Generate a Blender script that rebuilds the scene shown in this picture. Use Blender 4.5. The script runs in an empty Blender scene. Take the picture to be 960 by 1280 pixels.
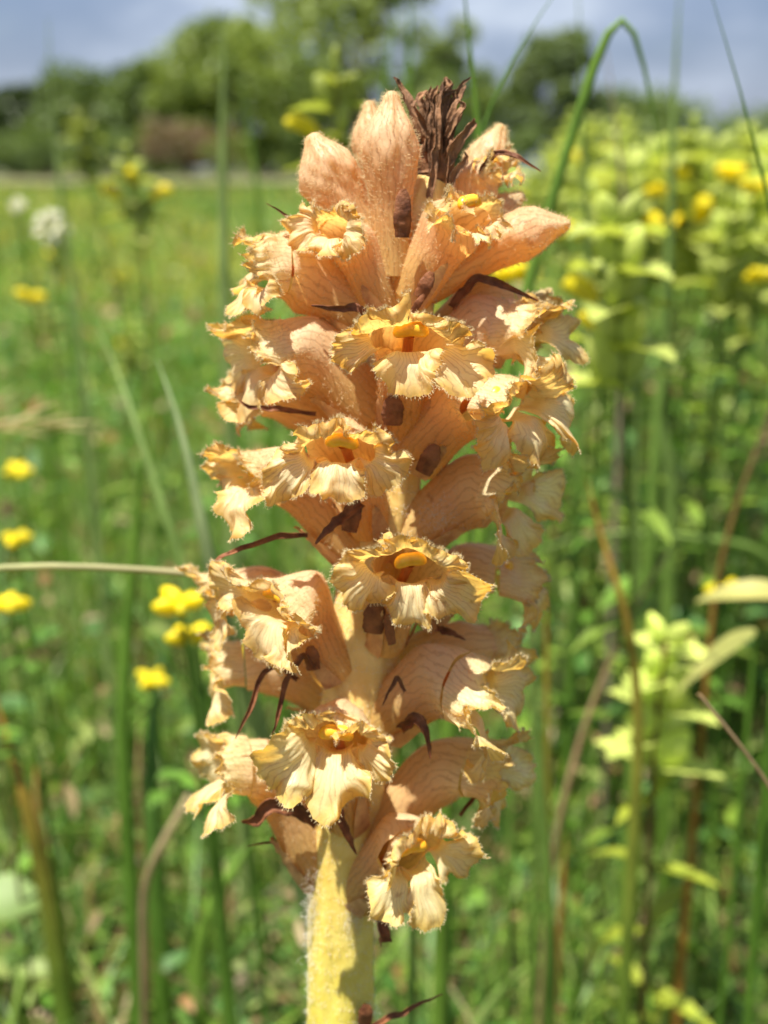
import bpy, math, random
import numpy as np

R_ = math.radians
rng = np.random.default_rng(7)
random.seed(7)
scene = bpy.context.scene
COL = scene.collection

# ------------------------------------------------------------------ camera
F = 1400.0                 # focal length in photo pixels (photo 960 x 1280)
D = 0.19                   # metres from the lens to the flower spike
H = 0.42                   # lens height above the ground
PITCH = math.atan((640 - 212) / F)
CY = -D
cam = bpy.data.cameras.new('camera')
cam.sensor_fit = 'HORIZONTAL'
cam.sensor_width = 24
cam.lens = 24 * F / 960
cam.clip_start = 0.01
cam.clip_end = 2000
cam.dof.use_dof = True
cam.dof.focus_distance = 0.171
cam.dof.aperture_fstop = 11.5
cam.dof.aperture_blades = 0
camo = bpy.data.objects.new('camera', cam)
COL.objects.link(camo)
camo.location = (0, CY, H)
camo.rotation_euler = (R_(90) - PITCH, 0, 0)
scene.camera = camo

# ------------------------------------------------------------------ sky, sun, exposure
SUN_EL, SUN_AZ = 73.0, 232.0    # azimuth clockwise from +Y (view direction)
world = bpy.data.worlds.new('World')
scene.world = world
world.use_nodes = True
nt = world.node_tree
nt.nodes.clear()
wo = nt.nodes.new('ShaderNodeOutputWorld')
bg = nt.nodes.new('ShaderNodeBackground')
sky = nt.nodes.new('ShaderNodeTexSky')
sky.sky_type = 'NISHITA'
sky.sun_disc = False
sky.sun_elevation = R_(SUN_EL)
sky.sun_rotation = R_(SUN_AZ)
sky.air_density = 1.3
sky.dust_density = 1.0
tc = nt.nodes.new('ShaderNodeTexCoord')
mp = nt.nodes.new('ShaderNodeMapping')
mp.inputs['Scale'].default_value = (2.6, 2.6, 6.0)
mp.inputs['Location'].default_value = (0.35, 0.1, 0.4)
nz = nt.nodes.new('ShaderNodeTexNoise')
nz.inputs['Scale'].default_value = 1.7
nz.inputs['Detail'].default_value = 6
nz.inputs['Roughness'].default_value = 0.55
rp = nt.nodes.new('ShaderNodeValToRGB')
rp.color_ramp.elements[0].position = 0.36
rp.color_ramp.elements[0].color = (0.6, 0.6, 0.6, 1)
rp.color_ramp.elements[1].position = 0.66
rp.color_ramp.elements[1].color = (0.95, 0.95, 0.95, 1)
rc = nt.nodes.new('ShaderNodeValToRGB')          # cloud colour: slate blue to off-white
e = rc.color_ramp.elements
e[0].position, e[0].color = 0.42, (1.15, 1.6, 3.2, 1)
e[1].position, e[1].color = 0.64, (4.4, 5.0, 6.1, 1)
mx = nt.nodes.new('ShaderNodeMix')
mx.data_type = 'RGBA'
L = nt.links.new
L(tc.outputs['Generated'], mp.inputs['Vector'])
L(mp.outputs['Vector'], nz.inputs['Vector'])
L(nz.outputs['Fac'], rp.inputs['Fac'])
L(nz.outputs['Fac'], rc.inputs['Fac'])
L(rp.outputs['Color'], mx.inputs['Factor'])
L(sky.outputs['Color'], mx.inputs['A'])
L(rc.outputs['Color'], mx.inputs['B'])
L(mx.outputs['Result'], bg.inputs['Color'])
bg.inputs['Strength'].default_value = 0.066
L(bg.outputs['Background'], wo.inputs['Surface'])

sun = bpy.data.lights.new('sun', 'SUN')
sun.energy = 5.0
sun.angle = R_(0.5)
sun.color = (1.0, 0.95, 0.86)
suno = bpy.data.objects.new('sun', sun)
COL.objects.link(suno)
suno.location = (0, 0, 5)
# lamp shines along its local -Z; the sun stands at SUN_AZ clockwise from +Y, SUN_EL up
suno.rotation_euler = (R_(90 - SUN_EL), 0, R_(180 - SUN_AZ))

scene.view_settings.view_transform = 'Standard'
scene.view_settings.look = 'None'
scene.view_settings.gamma = 1
scene.view_settings.exposure = 1.13
scene.render.engine = 'CYCLES'
scene.cycles.max_bounces = 8
scene.cycles.transparent_max_bounces = 8
scene.cycles.use_denoising = True

# ------------------------------------------------------------------ helpers
cp, sp = math.cos(PITCH), math.sin(PITCH)
CAM = np.array([0, CY, H])
FW = np.array([0, cp, -sp]); UP = np.array([0, sp, cp]); RT = np.array([1.0, 0, 0])

def ray(px, py):
    return FW + (px - 480) / F * RT + (640 - py) / F * UP

def at(px, py, dist):
    """the place seen at that photo pixel, dist metres ahead (measured along the ground)"""
    d = ray(px, py)
    return CAM + d * (dist / d[1])

LEAN = 0.16
ZC = H - D * math.tan(PITCH)
PXM = D / F * 1.03                          # metres per photo pixel at the spike
def pp(px, py, tw=0.0):
    """a place on the leaning spike: tw = photo pixels of depth towards the viewer"""
    d = ray(px, py)
    t = (LEAN * (H - ZC) - tw * PXM - CY) / (d[1] - LEAN * d[2])
    return CAM + d * t

def norm(v):
    v = np.asarray(v, float)
    return v / (np.linalg.norm(v, axis=-1, keepdims=True) + 1e-12)

def mesh_obj(name, V, Fc, mat, parent=None, attrs=None, smooth=True, kind=None):
    me = bpy.data.meshes.new(name)
    V = np.asarray(V, np.float32).reshape(-1, 3)
    if isinstance(Fc, np.ndarray):
        n, k = Fc.shape
        me.vertices.add(len(V)); me.vertices.foreach_set('co', V.ravel())
        me.loops.add(n * k); me.loops.foreach_set('vertex_index', Fc.astype(np.int32).ravel())
        me.polygons.add(n)
        me.polygons.foreach_set('loop_start', np.arange(0, n * k, k, dtype=np.int32))
        me.update(calc_edges=True)
        me.validate()
    else:
        me.from_pydata([tuple(v) for v in V], [], Fc)
        me.update()
    if smooth:
        me.polygons.foreach_set('use_smooth', np.ones(len(me.polygons), bool))
    if attrs:
        for an, arr in attrs.items():
            a = me.color_attributes.new(an, 'FLOAT_COLOR', 'POINT')
            arr = np.asarray(arr, np.float32)
            if arr.shape[1] == 3:
                arr = np.c_[arr, np.ones(len(arr), np.float32)]
            a.data.foreach_set('color', arr.astype(np.float32).ravel())
    for m in (mat if isinstance(mat, (list, tuple)) else [mat]):
        me.materials.append(m)
    o = bpy.data.objects.new(name, me)
    COL.objects.link(o)
    if parent is not None:
        o.parent = parent
    if kind:
        o['kind'] = kind
    return o

def tag(o, label, cat, group=None):
    o['label'] = label
    o['category'] = cat
    if group:
        o['group'] = group
    return o

def empty(name, loc):
    o = bpy.data.objects.new(name, None)
    o.empty_display_size = 0.01
    COL.objects.link(o)
    o.location = tuple(loc)
    return o

def keep_place(o, root):
    """geometry was made in place: parent without moving it"""
    o.parent = root
    o.matrix_parent_inverse = root.matrix_basis.inverted() if root is not None else o.matrix_parent_inverse

def grid_faces(nu, nv, wrap=False):
    """vertex index = i*nv + j ; i over nu rows, j over nv columns"""
    i = np.arange(nu - 1)[:, None]
    j = np.arange(nv if wrap else nv - 1)[None, :]
    j2 = (j + 1) % nv
    a = i * nv + j; b = i * nv + j2; c = (i + 1) * nv + j2; d = (i + 1) * nv + j
    return np.stack([a, b, c, d], -1).reshape(-1, 4)

def jag(s, n, rg, sharp=1.0):
    """a toothed edge: random heights at n knots, linear between"""
    k = np.linspace(s.min(), s.max(), n)
    h = rg.uniform(-1, 1, n)
    h[1::2] = np.abs(h[1::2]) * sharp
    h[0::2] = -np.abs(h[0::2]) * sharp
    return np.interp(s, k, h)

def waves(x, ks, rg):
    out = 0
    for k, a in ks:
        out = out + a * np.sin(k * x + rg.uniform(0, 6.28))
    return out

# ------------------------------------------------------------------ materials
def new_mat(name):
    m = bpy.data.materials.new(name)
    m.use_nodes = True
    m.node_tree.nodes.clear()
    return m, m.node_tree.nodes, m.node_tree.links

def finish(m, N, K, color, rough=0.55, transl=0.0, tcol=None, bump=None, spec=0.35, sss=0.0, sss_r=(1, .5, .25), sss_s=0.001):
    out = N.new('ShaderNodeOutputMaterial')
    p = N.new('ShaderNodeBsdfPrincipled')
    p.inputs['Roughness'].default_value = rough
    p.inputs['Specular IOR Level'].default_value = spec
    if hasattr(color, 'is_output'):
        K.new(color, p.inputs['Base Color'])
    else:
        p.inputs['Base Color'].default_value = (*color, 1)
    if sss:
        p.inputs['Subsurface Weight'].default_value = sss
        p.inputs['Subsurface Radius'].default_value = sss_r
        p.inputs['Subsurface Scale'].default_value = sss_s
    if bump is not None:
        K.new(bump, p.inputs['Normal'])
    if transl:
        t = N.new('ShaderNodeBsdfTranslucent')
        c = tcol if tcol is not None else color
        if hasattr(c, 'is_output'):
            K.new(c, t.inputs['Color'])
        else:
            t.inputs['Color'].default_value = (*c, 1)
        if bump is not None:
            K.new(bump, t.inputs['Normal'])
        ms = N.new('ShaderNodeMixShader')
        ms.inputs['Fac'].default_value = transl
        K.new(p.outputs[0], ms.inputs[1]); K.new(t.outputs[0], ms.inputs[2])
        K.new(ms.outputs[0], out.inputs['Surface'])
    else:
        K.new(p.outputs[0], out.inputs['Surface'])
    return m

def noise(N, K, scale, detail=4, rough=0.55, vec=None):
    n = N.new('ShaderNodeTexNoise')
    n.inputs['Scale'].default_value = scale
    n.inputs['Detail'].default_value = detail
    n.inputs['Roughness'].default_value = rough
    if vec is None:
        g = N.new('ShaderNodeNewGeometry')
        vec = g.outputs['Position']
    K.new(vec, n.inputs['Vector'])
    return n.outputs['Fac']

def ramp(N, K, fac, stops):
    r = N.new('ShaderNodeValToRGB')
    while len(r.color_ramp.elements) < len(stops):
        r.color_ramp.elements.new(0.5)
    for el, (p, c) in zip(r.color_ramp.elements, stops):
        el.position = p
        el.color = (*c, 1) if len(c) == 3 else c
    K.new(fac, r.inputs['Fac'])
    return r.outputs['Color']

def mixc(N, K, fac, a, b, mode='MIX'):
    m = N.new('ShaderNodeMix')
    m.data_type = 'RGBA'
    m.blend_type = mode
    for sock, v in ((m.inputs['Factor'], fac), (m.inputs['A'], a), (m.inputs['B'], b)):
        if hasattr(v, 'is_output'):
            K.new(v, sock)
        elif isinstance(v, (int, float)):
            sock.default_value = v
        else:
            sock.default_value = (*v, 1)
    return m.outputs['Result']

def math_n(N, K, op, a, b=None, clamp=False):
    m = N.new('ShaderNodeMath')
    m.operation = op
    m.use_clamp = clamp
    for i, v in enumerate((a, b)):
        if v is None:
            continue
        if hasattr(v, 'is_output'):
            K.new(v, m.inputs[i])
        else:
            m.inputs[i].default_value = v
    return m.outputs[0]

def petal_material():
    """attribute pt: r = 0 at the tube base .. 0.6 at the mouth .. 1 at the frilled edge, g = across (veins), b = flower tint"""
    m, N, K = new_mat('petal')
    a = N.new('ShaderNodeAttribute'); a.attribute_name = 'pt'
    s = N.new('ShaderNodeSeparateColor'); K.new(a.outputs['Color'], s.inputs[0])
    r, g, b = s.outputs
    n1 = noise(N, K, 260, 5, 0.6)
    rr = math_n(N, K, 'ADD', r, math_n(N, K, 'MULTIPLY', math_n(N, K, 'SUBTRACT', n1, 0.5), 0.22))
    pink = ramp(N, K, rr, [(0.0, (0.78, 0.54, 0.19)), (0.15, (0.74, 0.50, 0.20)), (0.32, (0.80, 0.52, 0.26)), (0.55, (0.86, 0.66, 0.42)), (0.72, (0.87, 0.73, 0.46)), (0.88, (0.89, 0.77, 0.47)), (1.0, (0.74, 0.51, 0.17))])
    yel = ramp(N, K, rr, [(0.0, (0.80, 0.60, 0.20)), (0.15, (0.77, 0.55, 0.21)), (0.32, (0.81, 0.56, 0.27)), (0.55, (0.86, 0.69, 0.41)), (0.72, (0.88, 0.77, 0.43)), (0.88, (0.90, 0.83, 0.48)), (1.0, (0.78, 0.59, 0.17))])
    base = mixc(N, K, b, pink, yel)
    # veins run along the petal, wavering
    nv = noise(N, K, 420, 3, 0.5)
    gg = math_n(N, K, 'ADD', math_n(N, K, 'MULTIPLY', g, 10.0), math_n(N, K, 'MULTIPLY', nv, 2.0))
    fr = math_n(N, K, 'ABSOLUTE', math_n(N, K, 'SUBTRACT', math_n(N, K, 'FRACT', gg), 0.5))
    vein = ramp(N, K, fr, [(0.0, (1, 1, 1)), (0.05, (0.6, 0.6, 0.6)), (0.17, (0, 0, 0))])
    n3 = noise(N, K, 150, 2)
    vf = math_n(N, K, 'MULTIPLY', math_n(N, K, 'MULTIPLY', vein, 0.62), ramp(N, K, n3, [(0.3, (0.35,) * 3), (0.65, (1,) * 3)]))
    n5 = noise(N, K, 95, 3, 0.5)
    base = mixc(N, K, ramp(N, K, n5, [(0.38, (0,) * 3), (0.62, (0.55,) * 3)]), base, mixc(N, K, 1.0, base, (0.95, 0.86, 0.74), 'MULTIPLY'))
    col = mixc(N, K, vf, base, (0.40, 0.21, 0.09))
    # mottling, pollen-brown specks
    n2 = noise(N, K, 900, 4, 0.7)
    col = mixc(N, K, ramp(N, K, n2, [(0.30, (0.3,) * 3), (0.5, (0,) * 3)]), col, mixc(N, K, 1.0, col, (0.86, 0.70, 0.56), 'MULTIPLY'))
    n4 = noise(N, K, 330, 3, 0.6)
    col = mixc(N, K, ramp(N, K, n4, [(0.66, (0,) * 3), (0.74, (0.5,) * 3)]), col, (0.36, 0.15, 0.05))
    bp = N.new('ShaderNodeBump')
    bp.inputs['Strength'].default_value = 0.6
    bp.inputs['Distance'].default_value = 0.0003
    hb = math_n(N, K, 'ADD', math_n(N, K, 'MULTIPLY', n2, 0.5), math_n(N, K, 'MULTIPLY', vein, -0.12))
    K.new(hb, bp.inputs['Height'])
    tc_ = mixc(N, K, 1.0, col, (1.13, 0.885, 0.42), 'MULTIPLY')
    return finish(m, N, K, col, 0.45, 0.52, tc_, bp.outputs[0], spec=0.4)

def attr_leaf_material(name, transl=0.35, rough=0.5, var=60, spec=0.35):
    m, N, K = new_mat(name)
    a = N.new('ShaderNodeAttribute'); a.attribute_name = 'col'
    n = noise(N, K, var, 4)
    c = mixc(N, K, 1.0, a.outputs['Color'], ramp(N, K, n, [(0.3, (0.7, 0.72, 0.6)), (0.7, (1.2, 1.15, 1.1))]), 'MULTIPLY')
    tcol = mixc(N, K, 1.0, c, (1.25, 1.25, 0.6), 'MULTIPLY')
    return finish(m, N, K, c, rough, transl, tcol, spec=spec)

def simple_mat(name, c1, c2, scale, rough=0.6, transl=0.0, bumpd=0.0, bscale=None, **kw):
    m, N, K = new_mat(name)
    n = noise(N, K, scale, 5, 0.6)
    c = ramp(N, K, n, [(0.32, c1), (0.68, c2)])
    b = None
    if bumpd:
        bp = N.new('ShaderNodeBump')
        bp.inputs['Strength'].default_value = 0.7
        bp.inputs['Distance'].default_value = bumpd
        K.new(noise(N, K, bscale or scale * 2, 5, 0.65), bp.inputs['Height'])
        b = bp.outputs[0]
    return finish(m, N, K, c, rough, transl, None, b, **kw)

M_petal = petal_material()
def stem_material():
    m, N, K = new_mat('spike_stem')
    n = noise(N, K, 240, 5, 0.6)
    low = ramp(N, K, n, [(0.32, (0.58, 0.47, 0.06)), (0.68, (0.72, 0.62, 0.14))])
    hi = ramp(N, K, n, [(0.32, (0.68, 0.44, 0.12)), (0.68, (0.80, 0.58, 0.22))])
    g = N.new('ShaderNodeNewGeometry'); sp_ = N.new('ShaderNodeSeparateXYZ'); K.new(g.outputs['Position'], sp_.inputs[0])
    f = math_n(N, K, 'MULTIPLY', math_n(N, K, 'SUBTRACT', sp_.outputs['Z'], 0.27), 20.0, True)
    c = mixc(N, K, f, low, hi)
    bp = N.new('ShaderNodeBump'); bp.inputs['Strength'].default_value = 0.7; bp.inputs['Distance'].default_value = 0.0003
    K.new(noise(N, K, 500, 5, .65), bp.inputs['Height'])
    return finish(m, N, K, c, 0.5, bump=bp.outputs[0], sss=0.25, sss_s=0.002)
M_stem = stem_material()
M_bract = simple_mat('withered_bract', (0.10, 0.030, 0.012), (0.29, 0.11, 0.042), 420, 0.65, 0.08, 0.0004, 1100)
M_dry = simple_mat('withered_tip', (0.10, 0.045, 0.020), (0.34, 0.17, 0.075), 380, 0.7, 0.05, 0.0005, 1000)
M_calyx = simple_mat('calyx', (0.42, 0.19, 0.08), (0.72, 0.44, 0.19), 300, 0.6, 0.15, 0.0003, 900)
M_stigma = simple_mat('stigma', (0.80, 0.36, 0.02), (0.90, 0.52, 0.04), 600, 0.35, 0.0, sss=0.3, sss_s=0.0008)
M_style = simple_mat('style', (0.55, 0.17, 0.05), (0.66, 0.26, 0.08), 500, 0.45, 0.2)
M_hair = finish(*new_mat('gland_hair'), (0.86, 0.72, 0.42), 0.4, 0.35)
M_fuzz = finish(*new_mat('white_fuzz'), (0.86, 0.83, 0.74), 0.5, 0.35)
M_leaf = attr_leaf_material('leaf')
M_petal2 = attr_leaf_material('meadow_petal', 0.3, 0.45)
M_wood = simple_mat('bark', (0.10, 0.075, 0.055), (0.22, 0.17, 0.13), 6, 0.85)

# ------------------------------------------------------------------ ground
def ground_material():
    m, N, K = new_mat('meadow_ground')
    n1 = noise(N, K, 38, 8, 0.65)
    n2 = noise(N, K, 7, 4, 0.6)
    c = ramp(N, K, n1, [(0.30, (0.035, 0.026, 0.017)), (0.46, (0.11, 0.085, 0.058)), (0.56, (0.06, 0.085, 0.022)), (0.72, (0.11, 0.15, 0.035))])
    c = mixc(N, K, ramp(N, K, n2, [(0.4, (0,) * 3), (0.62, (0.8,) * 3)]), c, (0.075, 0.115, 0.022))
    bp = N.new('ShaderNodeBump')
    bp.inputs['Distance'].default_value = 0.02
    K.new(n1, bp.inputs['Height'])
    return finish(m, N, K, c, 0.9, bump=bp.outputs[0], spec=0.1)

def far_field_material():
    m, N, K = new_mat('far_meadow')
    n1 = noise(N, K, 1.3, 6, 0.6)
    c = ramp(N, K, n1, [(0.30, (0.07, 0.11, 0.022)), (0.5, (0.13, 0.17, 0.03)), (0.68, (0.22, 0.22, 0.045))])
    return finish(m, N, K, c, 0.9, spec=0.1)

def build_ground():
    nx, ny = 90, 120
    xs = np.sinh(np.linspace(-6.2, 6.2, nx)); xs = xs / xs.max() * 900
    ys = np.concatenate([-np.geomspace(300, 0.6, 20), np.geomspace(0.0 + 0.02, 900, ny - 20)])
    X, Y = np.meshgrid(xs, ys, indexing='ij')
    r = np.hypot(X, Y)
    Z = 0.012 * np.sin(X * 7.1 + 1) * np.cos(Y * 5.3) * np.exp(-r / 3) - 0.012 * np.exp(-r / 3)
    Z = Z + 0.06 * np.sin(X * 0.35 + .6) * np.sin(Y * 0.28) * np.clip((r - 2) / 6, 0, 1) * np.exp(-r / 60) - 0.05 * np.clip((r - 2) / 6, 0, 1)
    o = mesh_obj('ground', np.stack([X, Y, Z], -1), grid_faces(nx, ny), ground_material())
    o['kind'] = 'structure'
    # bare mown strip at the foot of the trees
    xs = np.linspace(-60, 8, 30); V = []
    for i, x in enumerate(xs):
        V += [(x, 33 + 1.2 * math.sin(x * .17), 0.06), (x, 47 + 1.5 * math.sin(x * .11 + 1), 0.10)]
    V = np.array(V)
    mt = simple_mat('mown_strip', (0.12, 0.125, 0.06), (0.19, 0.175, 0.09), 1.1, 0.9, spec=0.1)
    o = mesh_obj('mown_field_strip', V, grid_faces(len(xs), 2), mt)
    o['kind'] = 'structure'

build_ground()

# ------------------------------------------------------------------ trees at the edge of the field
def leaf_cloud(rg, centres, radii, n_per, size, colA, colB, flat=0.8):
    """many small leaf faces round clump centres"""
    C = np.repeat(centres, n_per, 0); Rr = np.repeat(radii, n_per)
    n = len(C)
    d = norm(rg.normal(size=(n, 3)))
    rad = Rr * rg.uniform(0.35, 1.05, n) ** 0.6
    P = C + d * rad[:, None] * np.array([1, 1, flat])
    a = norm(rg.normal(size=(n, 3)) + d * 0.4)
    b = norm(np.cross(a, rg.normal(size=(n, 3))))
    s = size * rg.uniform(0.6, 1.4, n)[:, None]
    q = np.stack([P - a * s, P + b * s * 0.55, P + a * s, P - b * s * 0.55], 1)
    t = np.clip(rg.normal(0.5, 0.28, n) , 0, 1)[:, None]
    ct = np.repeat(np.clip(rg.normal(0.5, .35, len(centres)), 0, 1), n_per)[:, None]
    col = np.array(colA) * (1 - (t + ct) / 2) + np.array(colB) * (t + ct) / 2
    return q.reshape(-1, 3), np.arange(n * 4).reshape(-1, 4), np.repeat(col, 4, 0)

def tube_along(pts, radii, seg=8):
    pts = np.asarray(pts, float); n = len(pts)
    T = norm(np.gradient(pts, axis=0))
    ref = np.array([0.3, 0.2, 1.0])
    if abs(np.dot(norm(ref), T.mean(0))) > 0.9:
        ref = np.array([1.0, 0.1, 0.0])
    A = norm(np.cross(T, ref)); B = np.cross(T, A)
    th = np.linspace(0, 2 * np.pi, seg, endpoint=False)
    V = pts[:, None] + (A[:, None] * np.cos(th)[None, :, None] + B[:, None] * np.sin(th)[None, :, None]) * np.asarray(radii)[:, None, None]
    return V.reshape(-1, 3), grid_faces(n, seg, True)

def join(parts):
    V, Fc, C, off = [], [], [], 0
    for p in parts:
        V.append(p[0]); Fc.append(p[1] + off); off += len(p[0])
        if len(p) > 2:
            C.append(p[2])
    return np.concatenate(V), np.concatenate(Fc), (np.concatenate(C) if C else None)

def tree(px, dist, top_py, wpx, label, colA, colB, loose=0.0, seed=0, name='broadleaf_tree', clumps=60, low=0.12, leaf=0.24):
    rg = np.random.default_rng(seed)
    base = at(px, 212, dist); base[2] = 0.0
    h = H + (212 - top_py) / F * dist
    w = wpx / F * dist / 2
    root = empty(name, base)
    tr = h * 0.028
    zs = np.linspace(0, h * 0.8, 8)
    pts = np.stack([0.25 * np.sin(zs * .8 + seed), 0.2 * np.cos(zs * .6 + seed), zs], 1); pts[0, :2] = pts[0, :2]
    parts = [tube_along(pts, np.linspace(tr, tr * 0.25, 8))]
    cs, rs = [], []
    for k in range(clumps):
        z = h * rg.uniform(low, 0.94)
        f = (z / h - low) / (1 - low)
        rmax = w * (0.55 + 0.6 * math.sin(math.pi * min(1, f * 0.9 + 0.12))) * (1 - 0.45 * f)
        a = rg.uniform(0, 6.28); rr = rmax * math.sqrt(rg.uniform(0.05, 1))
        c = np.array([rr * math.cos(a), rr * math.sin(a), z])
        cs.append(c); rs.append(w * rg.uniform(0.16, 0.34) * (1 - 0.35 * loose))
        if k % 4 == 0:
            s0 = np.array([pts[3, 0], pts[3, 1], max(h * .1, z - rr * 0.8 - .3)])
            mid = (s0 + c) / 2 + np.array([0, 0, 0.1 * h * rg.uniform(-.3, .6)])
            parts.append(tube_along([s0, mid, c], [tr * 0.4, tr * 0.25, tr * 0.08], 5))
    V, Fc, _ = join(parts)
    mesh_obj('trunk', V, Fc, M_wood, root)
    n = int(130 * (1 - 0.4 * loose))
    V, Fc, C = leaf_cloud(rg, np.array(cs), np.array(rs), n, leaf, colA, colB)
    mesh_obj('crown', V, Fc, M_leaf, root, {'col': C}, smooth=False)
    tag(root, label, 'tree', 'trees along the far edge of the meadow')
    return root

G1a, G1b = (0.09, 0.145, 0.045), (0.21, 0.29, 0.085)  # tree greens lightened to carry the distant haze in their colour
G2a, G2b = (0.13, 0.20, 0.04), (0.29, 0.36, 0.09)
tree(-70, 78, 95, 190, 'dark evergreen-looking tree at the outer end of the wood edge', (0.03, 0.055, 0.02), (0.08, 0.12, 0.04), seed=1)
tree(25, 80, 118, 110, 'low dark tree with a rounded top at the wood edge', (0.035, 0.06, 0.022), (0.09, 0.13, 0.045), seed=2)
tree(110, 76, 100, 150, 'broad mid green tree beside the low dark one', G1a, G1b, seed=3)
tree(195, 74, 92, 130, 'mid green tree next to the tallest rounded crown', G1a, G1b, seed=4)
tree(285, 70, 48, 190, 'tall rounded bright green tree behind the brown bush', G2a, G2b, seed=5, clumps=80)
tree(455, 60, -60, 300, 'tallest loose tree with sky showing through its crown', G2a, G2b, loose=0.75, seed=6, clumps=80, low=0.2)
tree(395, 72, 88, 120, 'small green tree in front of the tallest loose tree', G1a, G1b, seed=7)
tree(560, 74, 70, 150, 'darker green tree behind the withered flower tip', G1a, G1b, seed=8, loose=.3)
tree(688, 68, 58, 130, 'grey green tree standing alone at the open side of the field', (0.10, 0.15, 0.065), (0.22, 0.29, 0.11), seed=9, loose=0.3)
tree(800, 90, 128, 200, 'low distant tree hidden behind the tall yellow rattles', G1a, G1b, seed=10)
tree(980, 95, 135, 220, 'wide low tree far beyond the yellow rattles', G1a, G1b, seed=11)
tree(-210, 74, 80, 220, 'big dark green tree past the end of the mown strip', G1a, G1b, seed=12)

tree(-420, 78, 70, 260, 'broad green tree further along the wood edge past the mown strip', G1a, G1b, seed=13)
tree(-640, 80, 60, 280, 'tall green tree at the far corner of the meadow', G2a, G2b, seed=14)
tree(-880, 84, 90, 300, 'spreading green tree beyond the far corner of the meadow', G1a, G1b, seed=15)
tree(1210, 95, 120, 260, 'low tree on the far open side of the meadow', G1a, G1b, seed=16)
tree(1450, 95, 110, 280, 'spreading tree on the far open side of the meadow', G1a, G1b, seed=17)

def bush(px, dist, top_py, wpx, label, cA, cB, seed, name='shrub'):
    rg = np.random.default_rng(seed)
    base = at(px, 212, dist); base[2] = 0
    h = H + (212 - top_py) / F * dist; w = wpx / F * dist / 2
    root = empty(name, base)
    cs = np.stack([rg.uniform(-w, w, 26), rg.uniform(-w * .6, w * .6, 26), h * rg.uniform(0.15, 0.85, 26)], 1)
    parts = []
    for c in cs[::3]:
        parts.append(tube_along([[0, 0, 0], c * 0.5 + [0, 0, .1], c], [.06, .04, .015], 5))
    V, Fc, _ = join(parts)
    mesh_obj('branches', V, Fc, M_wood, root)
    V, Fc, C = leaf_cloud(rg, cs, np.full(26, h * 0.22), 110, 0.13, cA, cB)
    mesh_obj('foliage', V, Fc, M_leaf, root, {'col': C}, smooth=False)
    tag(root, label, 'bush', 'bushes at the foot of the trees')

bush(238, 62, 150, 95, 'brownish dry bush in front of the bright green tree', (0.14, 0.11, 0.06), (0.27, 0.19, 0.12), 31, 'dry_bush')
bush(150, 64, 165, 120, 'low dark green bush beside the brownish dry bush', G1a, G1b, 32)
bush(60, 66, 170, 120, 'low green bush below the low dark tree', G1a, G1b, 33)
bush(335, 60, 172, 130, 'low bright green bush below the tall rounded tree', G2a, G2b, 34)
bush(450, 58, 168, 150, 'shady green bush at the foot of the tallest loose tree', G1a, G1b, 35)
bush(590, 62, 160, 160, 'dark green bush behind the top of the flower spike', G1a, G1b, 36)
bush(-60, 64, 165, 140, 'dark bush at the outer end of the wood edge', G1a, G1b, 37)

# ------------------------------------------------------------------ the broomrape spike
BASE = pp(425, 1280, 0).copy()
dz = BASE[2]
BASE = np.array([BASE[0], BASE[1] - LEAN * dz, 0.0])
spike = empty('broomrape_plant', BASE)
tag(spike, 'sharp orange-cream broomrape spike crowded with frilled hairy flowers and brown withered bracts', 'flower spike')

def part(name, V, Fc, mat, parent=spike, attrs=None, smooth=True, kind=None):
    return mesh_obj(name, np.asarray(V).reshape(-1, 3) - BASE, Fc, mat, parent, attrs, smooth, kind)

def hair_mesh(P, Dn, Ln, rg, rad=0.000030, gland=True):
    """fine tapering hairs with a small gland at the tip"""
    n = len(P)
    Dn = norm(Dn)
    A = norm(np.cross(Dn, rg.normal(size=(n, 3)))); B = np.cross(Dn, A)
    bend = norm(rg.normal(size=(n, 3))) * 0.18
    ts = np.array([0, 0.55, 0.92, 0.97, 1.0]) if gland else np.array([0, 0.4, 0.75, 1.0])
    rs = np.array([1.0, 0.7, 0.55, 1.5, 0.7]) if gland else np.array([1.0, 0.9, 0.6, 0.15])
    rings = []
    for t, r in zip(ts, rs):
        c = P + Dn * (Ln * t)[:, None] + bend * (Ln * t * t)[:, None]
        for k in range(3):
            a = k * 2.0944
            rings.append(c + (A * math.cos(a) + B * math.sin(a)) * (rad * r))
    V = np.stack(rings, 1)                      # n, rings*3, 3
    m = V.shape[1]
    f = grid_faces(len(ts), 3, True)
    Fc = (np.arange(n)[:, None, None] * m + f[None]).reshape(-1, 4)
    return V.reshape(-1, 3), Fc

def smooth01(t):
    t = np.clip(t, 0, 1)
    return t * t * (3 - 2 * t)

def grid_normals(P):
    du = np.gradient(P, axis=0); dv = np.gradient(P, axis=1)
    return norm(np.cross(du, dv))

def centreline(Bp, Mp, d1, n, arch=0.7):
    Lg = np.linalg.norm(Mp - Bp)
    out = norm((Mp - Bp) * np.array([1, 1, 0.0]) + 1e-6)
    d0 = norm(out * 0.35 + np.array([0, 0, 0.9]) * arch + norm(Mp - Bp) * 0.8)
    P1 = Bp + d0 * Lg * 0.4; P2 = Mp - d1 * Lg * 0.36
    t = np.linspace(0, 1, n)[:, None]
    c = (1 - t) ** 3 * Bp + 3 * (1 - t) ** 2 * t * P1 + 3 * (1 - t) * t * t * P2 + t ** 3 * Mp
    return c

def frames(c, d1, up):
    T = norm(np.gradient(c, axis=0)); T[-1] = d1
    Nn = norm(up - (T @ up)[:, None] * T)
    S = np.cross(T, Nn)
    return T, Nn, S

def vdir(r, u, t):
    return norm(np.array([r, -t, u], float))

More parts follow.
